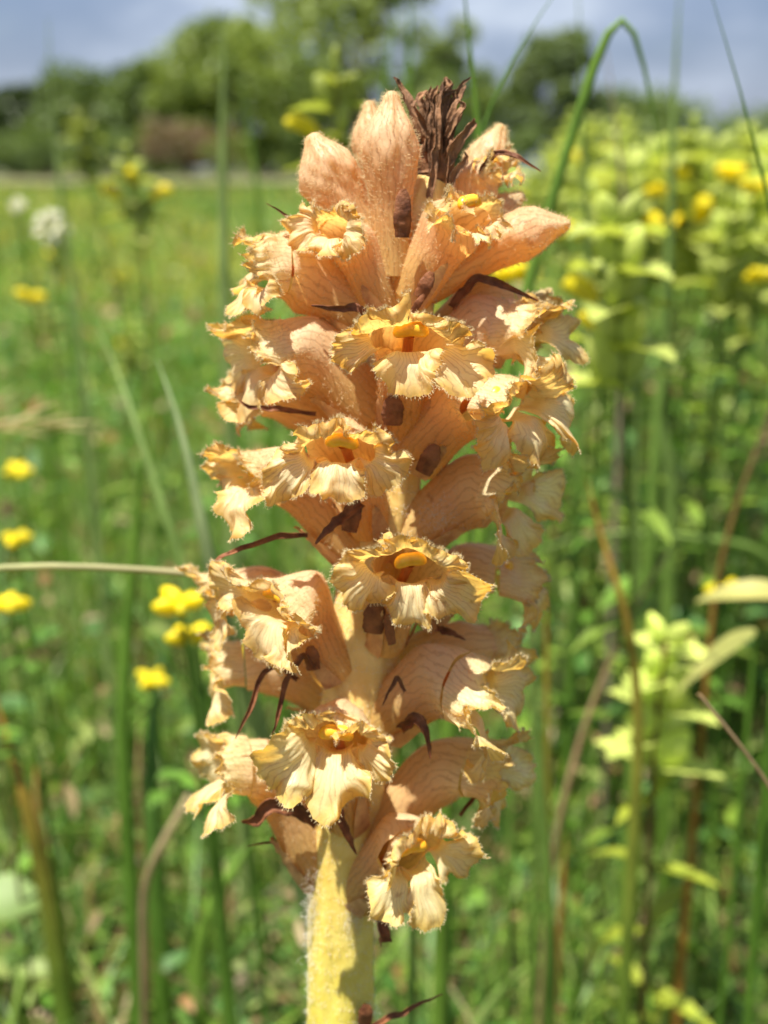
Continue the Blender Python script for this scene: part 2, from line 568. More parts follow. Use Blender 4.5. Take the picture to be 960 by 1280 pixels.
FLOWERS = []
def flower(base, mouth, face, Rpx, lip=1.35, low=1.9, tint=0.5, seed=0, stig=True, upref=None, flare=1.0, roll=0.0, side_spread=1.0, nhair=2.6, style=True, uf=None):
    sidev = abs(face[0]) > 0.8
    uf = (0.42 if sidev else 0.9) * flare if uf is None else uf
    crum = 0.6 if sidev else 0.75
    low = low * (0.98 if sidev else 1.08); lip = lip * (0.9 if sidev else 0.98)
    rg = np.random.default_rng(1000 + seed)
    Bp, Mp = pp(*base), pp(*mouth)
    k = np.linalg.norm(Mp - CAM) / np.linalg.norm(pp(480, 640) - CAM)
    R = Rpx * 1.12 * PXM * k
    d1 = vdir(*face)
    outw = norm((Mp - Bp) * np.array([1, 1, 0]))
    up = norm(np.array([0, 0, 1.0]) - 0.35 * outw) if upref is None else vdir(*upref)
    if roll:
        s_ = np.cross(d1, up); up = norm(up * math.cos(roll) + s_ * math.sin(roll))
    nv, nth = 30, 44
    c = centreline(Bp, Mp, d1, nv)
    T, Nn, S = frames(c, d1, up)
    v = np.linspace(0, 1, nv)
    rad = R * (0.74 + 0.05 * np.sin(np.pi * np.clip(v / 0.5, 0, 1)) + 0.28 * smooth01((v - 0.25) / 0.7))
    th = np.linspace(0, 2 * np.pi, nth, endpoint=False)      # 0 = top
    rip = 1 + 0.02 * np.sin(9 * th + 1)[None] * v[:, None] + 0.045 * waves(th, [(2, 1), (3, .8)], rg)[None] * v[:, None]
    keel = 1 + 0.10 * np.exp(-(np.minimum(th, 2 * np.pi - th) / 0.35) ** 2)[None] * np.ones(nv)[:, None]
    rr = rad[:, None] * rip * keel
    sq = smooth01((v - 0.72) / 0.28)[:, None, None] * (0.7 if sidev else 1.0)              # the mouth is a wide, low opening
    P = c[:, None] + (Nn[:, None] * np.cos(th)[None, :, None] * (1 - 0.42 * sq) + S[:, None] * np.sin(th)[None, :, None] * (0.86 + 0.16 * sq)) * rr[..., None]
    pinch = np.exp(-((np.abs(th - np.pi) - 0.52) / 0.26) ** 2)[None] * smooth01((v - 0.5) / 0.5)[:, None]
    P = P + Nn[:, None] * (0.20 * R * pinch)[..., None]            # two folds of the palate push up into the mouth
    wk = [(norm(rg.normal(size=3)) * rg.uniform(0.7, 1.5) / R, rg.uniform(0, 6.28), norm(rg.normal(size=3)) * 0.10 * R) for _ in range(5)]
    def warp(Q, w):
        w = np.asarray(w, float)
        out = np.zeros_like(Q)
        for kk, ph, am in wk:
            out = out + np.sin((Q - Bp) @ kk + ph)[..., None] * am
        return Q + out * w[..., None]
    ck = []
    for _ in range(12):
        wl = R * rg.uniform(0.38, 1.25)
        ck.append((norm(rg.normal(size=3)) * 2 * np.pi / wl, rg.uniform(0, 6.28), norm(rg.normal(size=3)) * 0.040 * wl))
    def crumple(Q, w):
        out = np.zeros_like(Q)
        for kk, ph, am in ck:
            out = out + np.sin((Q - Bp) @ kk + ph)[..., None] * am
        return Q + out * np.asarray(w, float)[..., None]
    P = warp(P, np.broadcast_to(smooth01(v / 0.8)[:, None], (nv, nth)))
    at_ = np.zeros((nv, nth, 3)); at_[..., 0] = (v * 0.62)[:, None]; at_[..., 1] = (np.minimum(th, 2 * np.pi - th) / np.pi * 1.15)[None]; at_[..., 2] = tint
    fl = part('flower', P, grid_faces(nv, nth, True), M_petal, attrs={'pt': at_.reshape(-1, 3)})
    hairP, hairD, hairL = [], [], []
    # hairs on the outside of the tube
    n = int(420 * nhair)
    ii = rg.integers(3, nv, n); jj = rg.integers(0, nth, n)
    outd = P[ii, jj] - c[ii]
    fr = rg.random(n)[:, None]
    hairP.append(P[ii, jj] * (1 - fr) + P[np.maximum(ii - 1, 0), (jj + 1) % nth] * fr); hairD.append(norm(outd) + rg.normal(size=(n, 3)) * 0.45); hairL.append(rg.uniform(0.3, 0.75, n) * 1e-3)

    def rim(theta):
        r = R * (1 + 0.045 * 0 ) * np.ones_like(theta)
        jf = (theta % (2 * np.pi)) / (2 * np.pi) * nth
        j0 = np.floor(jf).astype(int) % nth; w = (jf - np.floor(jf))[..., None]
        return P[-1, j0] * (1 - w) + P[-1, (j0 + 1) % nth] * w

    def radial(theta):
        return norm(Nn[-1] * np.cos(theta)[..., None] + S[-1] * np.sin(theta)[..., None] * 0.86)

    # ---- upper lip: a hood with two frilled lobes
    ns, ntt = 96, 30
    s = np.linspace(-1, 1, ns)
    theta = s * R_(100)
    ab = np.abs(s)
    Ln = R * lip * (0.80 + 0.34 * np.exp(-((ab - 0.52) / 0.30) ** 2) - 0.16 * np.exp(-(s / 0.09) ** 2) - 0.30 * ab ** 6 + 0.09 * waves(s, [(5, 1), (9, .8)], rg)) * (1 + 0.075 * jag(s, 31, rg) + 0.035 * jag(s, 75, rg))
    t = np.linspace(0, 1, ntt)
    a0 = (-0.25 if sidev else -0.45) + 0.45 * ab ** 1.5
    a1 = uf * (1.75 + 0.5 * ab) + 0.75 * crum * waves(s, [(4.5, 1), (8, .7)], rg)
    alpha = a0[None] + (a1 - a0)[None] * (t[:, None] ** 2.3)
    dl = (Ln / (ntt - 1))[None]
    fwd = np.cumsum(np.cos(alpha) * dl, 0) - np.cos(alpha[0]) * dl
    rad_ = np.cumsum(np.sin(alpha) * dl, 0) - np.sin(alpha[0]) * dl
    U = rim(theta)[None] + d1 * fwd[..., None] + radial(theta)[None] * rad_[..., None]
    nrm = grid_normals(U)
    fold = waves(s, [(8, 1.2), (13, 1.0), (21, .8), (31, .5)], rg)[None] * (t[:, None] ** 3)
    fold = fold * (0.6 + 0.8 * np.sin(t[:, None] * 4 + s[None] * 5 + seed))
    fold2 = (np.sin(s[None] * 33 + t[:, None] * 9 + seed) + np.sin(s[None] * 51 - t[:, None] * 13 + seed * 3)) * (t[:, None] ** 2.5)
    U = U + nrm * crum * (0.19 * R * fold + 0.04 * R * fold2)[..., None]
    # sideways gather so the frill bunches up
    tang = norm(np.gradient(U, axis=1))
    U = U + tang * (0.08 * crum * R * waves(s, [(19, 1), (31, .7)], rg)[None] * t[:, None] ** 2)[..., None]
    U = warp(U, np.broadcast_to((1 + 1.2 * t)[:, None], (ntt, ns)))
    U = crumple(U, np.broadcast_to((t ** 0.7 * 1.15)[:, None], (ntt, ns)))
    at_ = np.zeros((ntt, ns, 3)); at_[..., 0] = (0.6 + 0.4 * t)[:, None]; at_[..., 1] = (s * 1.1 + 1.1)[None]; at_[..., 2] = tint
    part('upper_lip', U, grid_faces(ntt, ns), M_petal, fl, {'pt': at_.reshape(-1, 3)})
    n = int(330 * nhair)
    jj = rg.integers(0, ns, n); e_ = norm(U[-1, jj] - U[-4, jj])
    hairP.append(U[-1, jj]); hairD.append(e_ + rg.normal(size=(n, 3)) * 0.35); hairL.append(rg.uniform(0.25, 0.72, n) * 1e-3)
    n = int(260 * nhair)
    ii = rg.integers(1, ntt - 1, n); jj = rg.integers(1, ns - 1, n)
    fr = rg.random(n)[:, None]
    hairP.append(U[ii, jj] * fr + U[ii + 1, jj - 1] * (1 - fr)); hairD.append(norm(radial(theta)[jj] + np.array([0, 0, .3])) + rg.normal(size=(n, 3)) * 0.4); hairL.append(rg.uniform(0.3, 0.7, n) * 1e-3)

    # ---- lower lip: three rounded, toothed lobes
    ns2, nt2 = 66, 30
    s = np.linspace(-1, 1, ns2)
    t = np.linspace(0, 1, nt2)
    for ci, (thc, hw, scl) in enumerate(((R_(180), R_(28), 1.0), (R_(118), R_(28), 1.0), (R_(242), R_(28), 1.0))):
        thc = thc + rg.normal(0, 0.10) + (0.12 * (side_spread - 1) * (1 if ci == 2 else -1) if ci else 0)
        Lo = R * low * scl * rg.uniform(0.80, 1.18)
        w0 = R * hw * 0.9
        rho0 = Lo * rg.uniform(0.34, 0.42)
        yc = Lo - rho0
        phi = s * R_(128)
        rho = rho0 * (1 + 0.085 * jag(s, 19, rg) + 0.055 * jag(s, 47, rg) + 0.11 * waves(s, [(4, 1), (7, .7)], rg))
        ox, oy = rho * np.sin(phi) * rg.uniform(0.95, 1.12), yc + rho * np.cos(phi)
        bx, by = s * w0, np.zeros_like(s)
        tt = t[:, None]
        # waist near the throat, then fans out
        X = bx[None] * (1 - tt) ** 2 + (bx * 0.55)[None] * 2 * tt * (1 - tt) * 1.0 + ox[None] * tt ** 2
        Y = by[None] * (1 - tt) ** 2 + (oy * 0.42 + 0.12 * Lo)[None] * 2 * tt * (1 - tt) + oy[None] * tt ** 2
        # curve the sheet: out of the mouth, then curl away downwards
        yy = np.linspace(0, Lo * 1.6, 80)
        q = yy / Lo
        al = -0.05 + (1.30 * flare + rg.uniform(-.45, .5)) * smooth01(q / 0.7) + rg.uniform(-0.3, 2.4) * np.clip(q - 0.55, 0, 1)
        al = al - 0.55 * np.exp(-((q - 0.22) / 0.12) ** 2)          # bulge (palate folds)
        if ci:
            al = al + 0.1
        st = yy[1] - yy[0]
        cf = np.cumsum(np.cos(al)) * st; cr = np.cumsum(np.sin(al)) * st
        Yc = np.clip(Y, 0, yy[-1])
        f_ = np.interp(Yc, yy, cf); r_ = np.interp(Yc, yy, cr); a_ = np.interp(Yc, yy, al)
        thc_ = np.array([thc])
        rd = radial(thc_)[0]
        sd = np.cross(d1, rd)
        # sd should run the way theta runs
        if np.dot(rim(np.array([thc + 0.1]))[0] - rim(np.array([thc]))[0], sd) < 0:
            sd = -sd
        nr = (-np.sin(a_))[..., None] * d1 + np.cos(a_)[..., None] * rd
        c0 = rim(thc_)[0]
        cup = -0.22 / R * X ** 2 * rg.uniform(-0.8, 1.5) + rg.normal(0, 0.28) * X
        fold = (waves(phi, [(2.1, 1), (3.6, 1.0), (6, .6)], rg)[None] * tt ** 2.4 * 0.14 + (np.sin(phi[None] * 9 + tt * 8 + rg.uniform(0, 6)) + np.sin(phi[None] * 14 - tt * 11 + rg.uniform(0, 6)) + 0.8 * np.sin(phi[None] * 5 + tt * 14 + rg.uniform(0, 6))) * tt ** 2 * 0.030 + waves(phi, [(2.6, 1), (4.4, .8)], rg)[None] * tt ** 5 * 0.20) * R
        Q = c0 + d1 * f_[..., None] + rd * r_[..., None] + sd * X[..., None] + nr * (cup + crum * fold)[..., None]
        tgt = rim(thc + s * hw)
        Q = Q + (tgt - Q[0])[None] * ((1 - t) ** 2)[:, None, None]
        Q = warp(Q, np.broadcast_to((1 + 1.2 * t)[:, None], (nt2, ns2)))
        Q = crumple(Q, np.broadcast_to((t ** 0.7 * 1.1)[:, None], (nt2, ns2)))
        at_ = np.zeros((nt2, ns2, 3)); at_[..., 0] = (0.6 + 0.4 * t)[:, None]; at_[..., 1] = (s * 0.75 + 0.75)[None]; at_[..., 2] = tint
        part('lower_lobe', Q, grid_faces(nt2, ns2), M_petal, fl, {'pt': at_.reshape(-1, 3)})
        n = int(130 * nhair)
        jj = rg.integers(0, ns2, n); e_ = norm(Q[-1, jj] - Q[-4, jj])
        hairP.append(Q[-1, jj]); hairD.append(e_ + rg.normal(size=(n, 3)) * 0.35); hairL.append(rg.uniform(0.22, 0.62, n) * 1e-3)

    V, Fc = hair_mesh(np.concatenate(hairP), np.concatenate(hairD), np.concatenate(hairL), rg)
    part('gland_hairs', V, Fc, M_hair, fl, kind='stuff')

    # ---- stigma (two joined yellow knobs) on its style under the hood
    if stig:
        sc = warp(c[-1] + Nn[-1] * R * 0.27 + d1 * R * 0.38, 1.0)
        nu, nw = 12, 18
        a = np.linspace(0, np.pi, nu)[:, None]; b = np.linspace(0, 2 * np.pi, nw, endpoint=False)[None]
        x = np.sin(a) * np.cos(b); y = np.sin(a) * np.sin(b); z = np.cos(a) * np.ones_like(b)
        lob = 0.62 + 0.42 * np.abs(x)
        Pq = sc + (S[-1] * (x * 0.50 * R)[..., None] + Nn[-1] * (y * 0.30 * R * lob - 0.10 * R * np.abs(x) ** 2)[..., None] + d1 * (z * 0.27 * R * lob)[..., None])
        part('stigma', Pq, grid_faces(nu, nw, True), M_stigma, fl)
        if style:
            i0 = int(nv * 0.35)
            pts = [c[i0] + Nn[i0] * rad[i0] * 0.2, c[int(nv * .65)] - Nn[-1] * R * 0.15, c[-1] + Nn[-1] * R * 0.10 - d1 * R * .15, sc - Nn[-1] * R * 0.12]
            tq = np.linspace(0, 3, 12)
            pts = np.stack([np.interp(tq, range(4), np.array(pts)[:, q]) for q in range(3)], 1)
            V, Fc = tube_along(pts, np.full(12, R * 0.15), 8)
            part('style', V, Fc, M_style, fl)

    # ---- calyx teeth hugging the underside of the tube
    for sg in (-1, 1):
        ang = np.pi + sg * R_(rg.uniform(42, 62))
        m = 16; ln = rg.uniform(0.28, 0.45)
        V = []; vv = np.linspace(0.0, ln, m)
        for q, v_ in enumerate(vv):
            i = v_ * (nv - 1); i0 = int(i)
            f = q / (m - 1)
            wd = 0.42 * (1 - f) ** 0.7 + 0.02
            for sx in (-1, -0.4, 0.4, 1):
                a_ = ang + sx * wd
                dirr = Nn[i0] * math.cos(a_) + S[i0] * 0.86 * math.sin(a_)
                V.append(c[i0] + (c[min(i0 + 1, nv - 1)] - c[i0]) * (i - i0) + dirr * (rad[i0] * (1.09 + 0.04 * abs(sx)) + f * f * R * 0.25 * rg.uniform(.3, 1)))
        part('calyx_tooth', V, grid_faces(m, 4), M_calyx, fl)
    return fl

def bud(base, tip, Wpx, tint=0.2, seed=0, bend=(0, 0, 0), hook=0.0, nhair=1.9):
    """a closed flower: swollen hood over a narrower tube, ending in a crumpled point"""
    rg = np.random.default_rng(3000 + seed)
    Bp, Tp = pp(*base), pp(*tip)
    k = np.linalg.norm(Tp - CAM) / np.linalg.norm(pp(480, 640) - CAM)
    R = Wpx * 0.5 * PXM * k
    nv, nth = 52, 60
    Lg = np.linalg.norm(Tp - Bp)
    d = norm(Tp - Bp)
    P1 = Bp + norm(d + vdir(*bend) * 0.5 * (np.linalg.norm(bend) > 0)) * Lg * 0.5
    P2 = Tp - norm(d - np.array([0, 0, 1]) * hook) * Lg * 0.4
    t = np.linspace(0, 1, nv)[:, None]
    c = (1 - t) ** 3 * Bp + 3 * (1 - t) ** 2 * t * P1 + 3 * (1 - t) * t * t * P2 + t ** 3 * Tp
    T = norm(np.gradient(c, axis=0))
    up = norm(np.array([0, 0.35, 1.0]))
    up = np.array([0, 1.0, 0.3]) if abs(np.dot(T.mean(0), up)) > 0.85 else up
    Nn = norm(up - (T @ up)[:, None] * T); S = np.cross(T, Nn)
    v = t[:, 0]
    prof = np.interp(v, [0, 0.12, 0.35, 0.55, 0.68, 0.80, 0.89, 0.95, 1.0], [0.72, 0.68, 0.72, 0.93, 1.0, 0.88, 0.56, 0.32, 0.20])
    ker = np.ones(5) / 5
    prof = np.convolve(np.pad(prof, 2, mode='edge'), ker, 'valid'); prof[-1] = 0.12
    th = np.linspace(0, 2 * np.pi, nth, endpoint=False)
    crump = (0.045 * waves(th, [(4, 1), (7, .8)], rg)[None] * smooth01((v - 0.7) / 0.3)[:, None] + 0.06 * waves(th, [(2, 1), (3, .8)], rg)[None]
             + 0.05 * np.sin(th[None] * 3 + v[:, None] * 9 + seed) * smooth01((v - 0.35) / 0.4)[:, None]
             + 0.03 * np.sin(th[None] * 5 - v[:, None] * 23 + seed) * smooth01((v - 0.3) / 0.4)[:, None]
             + 0.018 * np.sin(th[None] * 9 + v[:, None] * 37 + seed * 2))
    crump = crump + 0.12 * np.sin(th[None] + seed * 2.1) * np.sin(v[:, None] * 5 + seed)
    # seam where the hood folds over
    crump -= 0.16 * np.exp(-((th - np.pi * 1.1)[None] / 0.16) ** 2) * smooth01((v - 0.35) / 0.2)[:, None]
    rr = R * prof[:, None] * (1 + crump)
    P = c[:, None] + (Nn[:, None] * np.cos(th)[None, :, None] * 0.85 + S[:, None] * np.sin(th)[None, :, None]) * rr[..., None]
    at_ = np.zeros((nv, nth, 3)); at_[..., 0] = (0.08 + 0.62 * v ** 1.2)[:, None]; at_[..., 1] = (th / np.pi)[None]; at_[..., 2] = tint
    b = part('bud', P, grid_faces(nv, nth, True), M_petal, attrs={'pt': at_.reshape(-1, 3)})
    n = int(950 * nhair)
    ii = np.clip((rg.random(n) ** 0.7 * nv).astype(int), 2, nv - 1); jj = rg.integers(0, nth, n)
    fr = rg.random(n)[:, None]
    V, Fc = hair_mesh(P[ii, jj] * fr + P[ii - 1, (jj + 1) % nth] * (1 - fr), norm(P[ii, jj] - c[ii]) + rg.normal(size=(n, 3)) * 0.4 + T[ii] * 0.3, rg.uniform(0.35, 0.8, n) * 1e-3, rg)
    part('gland_hairs', V, Fc, M_hair, b, kind='stuff')
    return b

def ribbon(name, pts, w, mat, seed=0, curl=0.5, parent=spike, tipw=0.12, wr=0.12, face=None, prof=None, calm=False):
    """a withered strap along spike places (px, py, towards), w photo pixels wide"""
    rg = np.random.default_rng(5000 + seed)
    q = np.array([pp(*p) for p in pts])
    n = 30; m = 7
    kt = np.linspace(0, 1, len(q)); t = np.linspace(0, 1, n)
    c = np.stack([np.interp(t, kt, q[:, a]) for a in range(3)], 1)
    for _ in range(3):
        c[1:-1] = (c[:-2] + 2 * c[1:-1] + c[2:]) / 4
    Lg = np.linalg.norm(q[-1] - q[0])
    for a in range(3):
        c[:, a] += waves(t, [(9, 1), (17, .6), (29, .35)], rg) * Lg * (0.003 if calm else 0.012) * np.sin(np.pi * t)
    T = norm(np.gradient(c, axis=0))
    fc = np.array([0, -1.0, 0.25]) if face is None else vdir(*face)
    tw = waves(t, [(2.2, 0.5), (5, .35)], rg) * (0.15 if calm else 1)
    Nn = norm(fc - (T @ fc)[:, None] * T); S = np.cross(T, Nn)
    S, Nn = S * np.cos(tw)[:, None] + Nn * np.sin(tw)[:, None], Nn * np.cos(tw)[:, None] - S * np.sin(tw)[:, None]
    if calm:
        ed_k = 0.3
    else:
        ed_k = 1.0
    wpx = w * PXM / 2
    if prof is None:
        wid = wpx * np.interp(t, [0, 0.25, 0.7, 1], [0.75, 1, 0.65, tipw])
    else:
        wid = wpx * np.interp(t, np.linspace(0, 1, len(prof)), prof)
    x = np.linspace(-1, 1, m)
    ed = 1 + 0.18 * ed_k * np.stack([waves(t, [(14, .7), (31, .5), (60, .3)], rg), waves(t, [(12, .7), (27, .5), (55, .3)], rg)], 1)
    sx = np.where(x[None] < 0, ed[:, :1], ed[:, 1:]) * x[None]
    dep = curl * (x[None] ** 2 - 0.4) * wid[:, None] + wr * wid[:, None] * (np.repeat(rg.normal(size=(n // 3 + 1, m)), 3, 0)[:n] * 0.6)
    V = c[:, None] + S[:, None] * (sx * wid[:, None])[..., None] + Nn[:, None] * dep[..., None]
    # thickness: a back sheet
    Vb = V - Nn[:, None] * min(wpx * 0.22, 0.00025)
    f = grid_faces(n, m)
    nn = n * m
    rimf = []
    for i in range(n - 1):
        rimf += [[i * m, (i + 1) * m, nn + (i + 1) * m, nn + i * m], [i * m + m - 1, nn + i * m + m - 1, nn + (i + 1) * m + m - 1, (i + 1) * m + m - 1]]
    Fc = np.concatenate([f, f[:, ::-1] + nn, np.array(rimf)])
    return part(name, np.concatenate([V.reshape(-1, 3), Vb.reshape(-1, 3)]), Fc, mat, parent)

# ---- stem
AX = [(424, 1330), (425, 1280), (427, 1180), (430, 1090), (436, 1000), (444, 900), (458, 790), (478, 670), (490, 560), (498, 440), (508, 340), (524, 270), (540, 225)]
HW = [44, 43, 42, 43, 47, 46, 44, 42, 41, 38, 34, 26, 17]
def build_stem():
    rg = np.random.default_rng(11)
    q = [BASE.copy()] + [pp(*a, 0) for a in AX]
    w = [46] + HW
    q = np.array(q); w = np.array(w, float)
    n = 120; nth = 40
    s = np.concatenate([[0], np.cumsum(np.linalg.norm(np.diff(q, axis=0), axis=1))])
    t = np.linspace(0, s[-1], n)
    c = np.stack([np.interp(t, s, q[:, a]) for a in range(3)], 1)
    for _ in range(6):
        c[1:-1] = (c[:-2] + 2 * c[1:-1] + c[2:]) / 4
    rad = np.interp(t, s, w) * PXM * 1.03
    T = norm(np.gradient(c, axis=0))
    A = norm(np.cross(T, [0, 1.0, 0])); B = np.cross(T, A)
    th = np.linspace(0, 2 * np.pi, nth, endpoint=False)
    rr = rad[:, None] * (1 + 0.035 * np.sin(7 * th + 1)[None] + 0.02 * np.sin(12 * th + 2)[None] + 0.03 * np.sin(3 * th[None] + t[:, None] * 90) + 0.02 * np.sin(5 * th[None] - t[:, None] * 210))
    P = c[:, None] + (A[:, None] * np.cos(th)[None, :, None] + B[:, None] * np.sin(th)[None, :, None]) * rr[..., None]
    o = part('stem', P, grid_faces(n, nth, True), M_stem)
    # fine hairs
    k = 9000
    z0 = np.searchsorted(c[:, 2], pp(425, 1330)[2])
    ii = rg.integers(max(z0, 1), n - 2, k); jj = rg.integers(0, nth, k)
    fr = rg.random(k)[:, None]; fs = rg.random(k)[:, None]
    Pp = P[ii, jj] * fr + P[ii + 1, jj] * (1 - fr); Pp = Pp * fs + P[ii, (jj + 1) % nth] * (1 - fs)
    dirr = norm(P[ii, jj] - c[ii]) + rg.normal(size=(k, 3)) * 0.5
    V, Fc = hair_mesh(Pp, dirr, rg.uniform(0.35, 1.0, k) * 1e-3, rg, 0.000026, gland=False)
    part('stem_fuzz', V, Fc, M_fuzz, o, kind='stuff')
    # woolly patches below the flowers
    for (px, py, tw, rx, ry, cnt) in ((440, 1150, 42, 14, 26, 420), (392, 1150, 20, 10, 70, 700), (396, 1235, 18, 9, 60, 500), (548, 648, 60, 26, 22, 240), (462, 1262, 30, 12, 14, 160)):
        c0 = pp(px, py, tw)
        Pp = c0 + np.stack([rg.normal(0, rx * .55, cnt), rg.normal(0, 5, cnt), rg.normal(0, ry * .55, cnt)], 1) * PXM
        dd = rg.normal(size=(cnt, 3)) + np.array([(-0.8 if px < 400 else 0.1), -0.5, 0.1])
        V, Fc = hair_mesh(Pp, dd, rg.uniform(0.5, 1.5, cnt) * 1e-3, rg, 0.00002, gland=False)
        part('wool_patch', V, Fc, M_fuzz, o, kind='stuff')
build_stem()

# ---- flowers: base, mouth, facing (right, up, towards), mouth radius
U1 = dict()
# behind first
flower((500, 835, -60), (612, 800, -70), (0.95, 0.1, -0.3), 32, 1.2, 1.7, 0.55, 22, stig=False)
flower((520, 770, -50), (618, 712, -40), (0.9, -0.05, 0.25), 36, 1.3, 2.0, 0.45, 17, style=False)
flower((420, 880, -60), (310, 838, -60), (-0.9, -0.05, 0.1), 34, 1.2, 1.8, 0.5, 20, stig=False)
flower((420, 800, -30), (290, 742, -30), (-0.85, 0.0, 0.45), 33, 1.3, 1.7, 0.45, 19, style=False)
flower((540, 440, -50), (630, 378, -50), (0.95, 0.0, -0.1), 33, 1.2, 1.6, 0.3, 27, stig=False)
flower((465, 580, -60), (330, 500, -50), (-0.95, -0.1, 0.0), 34, 1.3, 1.7, 0.35, 28, stig=False)
# left side
flower((470, 410, 10), (352, 338, 25), (-0.86, 0.12, 0.48), 40, 1.5, 1.9, 0.25, 8, flare=0.75)
flower((465, 520, 15), (342, 440, 30), (-0.9, 0.02, 0.42), 41, 1.45, 1.95, 0.35, 12, flare=0.9)
flower((445, 690, 10), (322, 592, 30), (-0.82, 0.1, 0.55), 37, 1.4, 1.9, 0.3, 14)
flower((420, 840, 30), (352, 748, 85), (-0.5, 0.05, 0.86), 35, 1.4, 1.9, 0.55, 18)
flower((408, 1095, -8), (303, 965, 15), (-0.86, 0.15, 0.42), 38, 1.35, 1.8, 0.7, 24, flare=0.7, stig=False)
# right side
flower((545, 470, 5), (634, 412, 20), (0.88, 0.03, 0.45), 41, 1.55, 1.8, 0.4, 10, flare=0.75)
flower((515, 575, 30), (600, 500, 80), (0.72, 0.0, 0.72), 44, 1.45, 2.1, 0.6, 11)
flower((510, 680, 15), (632, 612, 25), (0.86, 0.0, 0.5), 40, 1.35, 1.7, 0.4, 15, flare=0.95)
flower((480, 905, 20), (572, 850, 60), (0.82, -0.02, 0.6), 42, 1.5, 2.1, 0.8, 21)
flower((450, 1078, 5), (590, 962, 20), (0.86, 0.05, 0.5), 38, 1.4, 1.7, 0.75, 25, flare=0.9, stig=False)
# front
flower((500, 530, 30), (512, 422, 130), (0.05, 0.12, 1.0), 41, 1.5, 1.95, 0.6, 9)
flower((462, 655, 30), (430, 562, 130), (-0.12, 0.1, 1.0), 39, 1.5, 1.9, 0.5, 13)
flower((480, 800, 30), (515, 708, 125), (0.18, 0.02, 1.0), 38, 1.45, 2.0, 0.75, 16)
flower((436, 1020, 30), (420, 925, 125), (-0.12, 0.12, 1.0), 40, 1.5, 1.9, 0.9, 23)
flower((450, 1118, 22), (505, 1066, 105), (0.22, 0.08, 0.98), 37, 1.5, 1.95, 0.9, 326, uf=1.0)
# top, half open
flower((478, 385, 25), (428, 292, 70), (-0.45, 0.35, 0.8), 30, 1.4, 1.7, 0.25, 7, stig=False)
flower((512, 370, 25), (590, 262, 75), (0.55, 0.45, 0.7), 34, 1.1, 0.9, 0.25, 5, flare=0.35, style=False)
flower((560, 310, -30), (606, 212, -30), (0.6, 0.6, 0.4), 28, 1.0, 0.8, 0.4, 4, flare=0.4, style=False)
# buds
bud((488, 345, 30), (490, 114, 45), 66, 0.3, 1)
bud((472, 330, 5), (388, 168, 10), 74, 0.25, 2)
bud((482, 300, -45), (462, 126, -50), 50, 0.45, 3)
bud((530, 360, 10), (712, 280, 0), 78, 0.3, 6, hook=0.3)
bud((572, 310, -70), (628, 156, -75), 56, 0.5, 4, hook=0.2)
bud((550, 320, -60), (655, 243, -60), 50, 0.35, 5)

# ---- withered bracts
BR = [
    ([(400, 283, 10), (365, 273, 20), (333, 254, 25)], 7),
    ([(458, 402, 60), (450, 386, 85), (420, 385, 80), (389, 382, 75)], 15),
    ([(400, 405, 0), (360, 405, 5), (322, 398, 10)], 9),
    ([(395, 518, 20), (345, 512, 35), (312, 509, 40), (298, 500, 40)], 11),
    ([(385, 668, 60), (350, 668, 70), (300, 688, 72), (270, 700, 72), (260, 722, 74)], 11),
    ([(372, 850, 40), (345, 826, 60), (325, 850, 66), (305, 900, 70), (294, 924, 72)], 12),
    ([(392, 835, 80), (378, 812, 95), (358, 850, 100), (347, 900, 104), (340, 918, 100)], 12),
    ([(398, 1030, 45), (370, 1005, 60), (335, 1008, 66), (318, 1026, 66), (302, 1028, 62)], 26),
    ([(372, 1040, -10), (345, 1050, 0), (308, 1058, 5)], 7),
    ([(452, 628, 95), (430, 645, 110), (410, 662, 118), (394, 680, 118)], 19),
    ([(418, 985, 80), (424, 1020, 92), (434, 1045, 94), (446, 1068, 92)], 19),
    ([(470, 1085, 60), (474, 1120, 70), (477, 1150, 72), (480, 1180, 74)], 25),
    ([(500, 912, 70), (518, 896, 90), (532, 912, 94), (538, 948, 92)], 21),
    ([(565, 385, 20), (592, 350, 40), (625, 352, 45), (672, 376, 45)], 18),
    ([(600, 215, 0), (618, 192, 10), (645, 194, 14), (676, 214, 14)], 12),
    ([(452, 1290, 50), (490, 1272, 60), (520, 1256, 62), (553, 1243, 62)], 12),
    ([(506, 865, 90), (496, 845, 95), (484, 868, 98), (478, 882, 96)], 8),
    ([(545, 785, 20), (565, 790, 35), (582, 800, 38)], 14),
    ([(575, 1020, 0), (600, 985, 0), (630, 960, -10)], 9),
]
for i, (pts, w) in enumerate(BR):
    prof = [0.9, 0.9, 0.85, 0.8, 0.75] if i == 11 else None
    ribbon('bract', pts, w * (0.9 if i in (7, 11) else 0.72), M_bract, i, parent=spike, prof=prof, curl=0.9, wr=0.2)
# broad bract bodies lying on the stem below their flowers
BB = [((503, 297), (504, 236), 88, 24), ((524, 372), (540, 340), 75, 20), ((490, 532), (492, 494), 96, 30), ((528, 592), (546, 556), 92, 27), ((436, 665), (444, 622), 92, 26),
      ((466, 792), (470, 752), 92, 32), ((392, 838), (388, 808), 84, 22), ((490, 806), (484, 768), 95, 14), ((470, 1120), (478, 1090), 82, 22), ((456, 1282), (458, 1256), 58, 22), ((515, 392), (530, 368), 80, 10)]
for i, (a, b, tw, w) in enumerate(BB):
    ribbon('bract', [(*a, tw - 6), ((a[0] + b[0]) / 2, (a[1] + b[1]) / 2, tw + 2), (*b, tw + 4)], w * 0.85, M_bract, 40 + i, curl=-0.18, prof=[0.8, 0.95, 1.0, 1.0, 0.95, 0.75, 0.35], wr=0.03, calm=True)

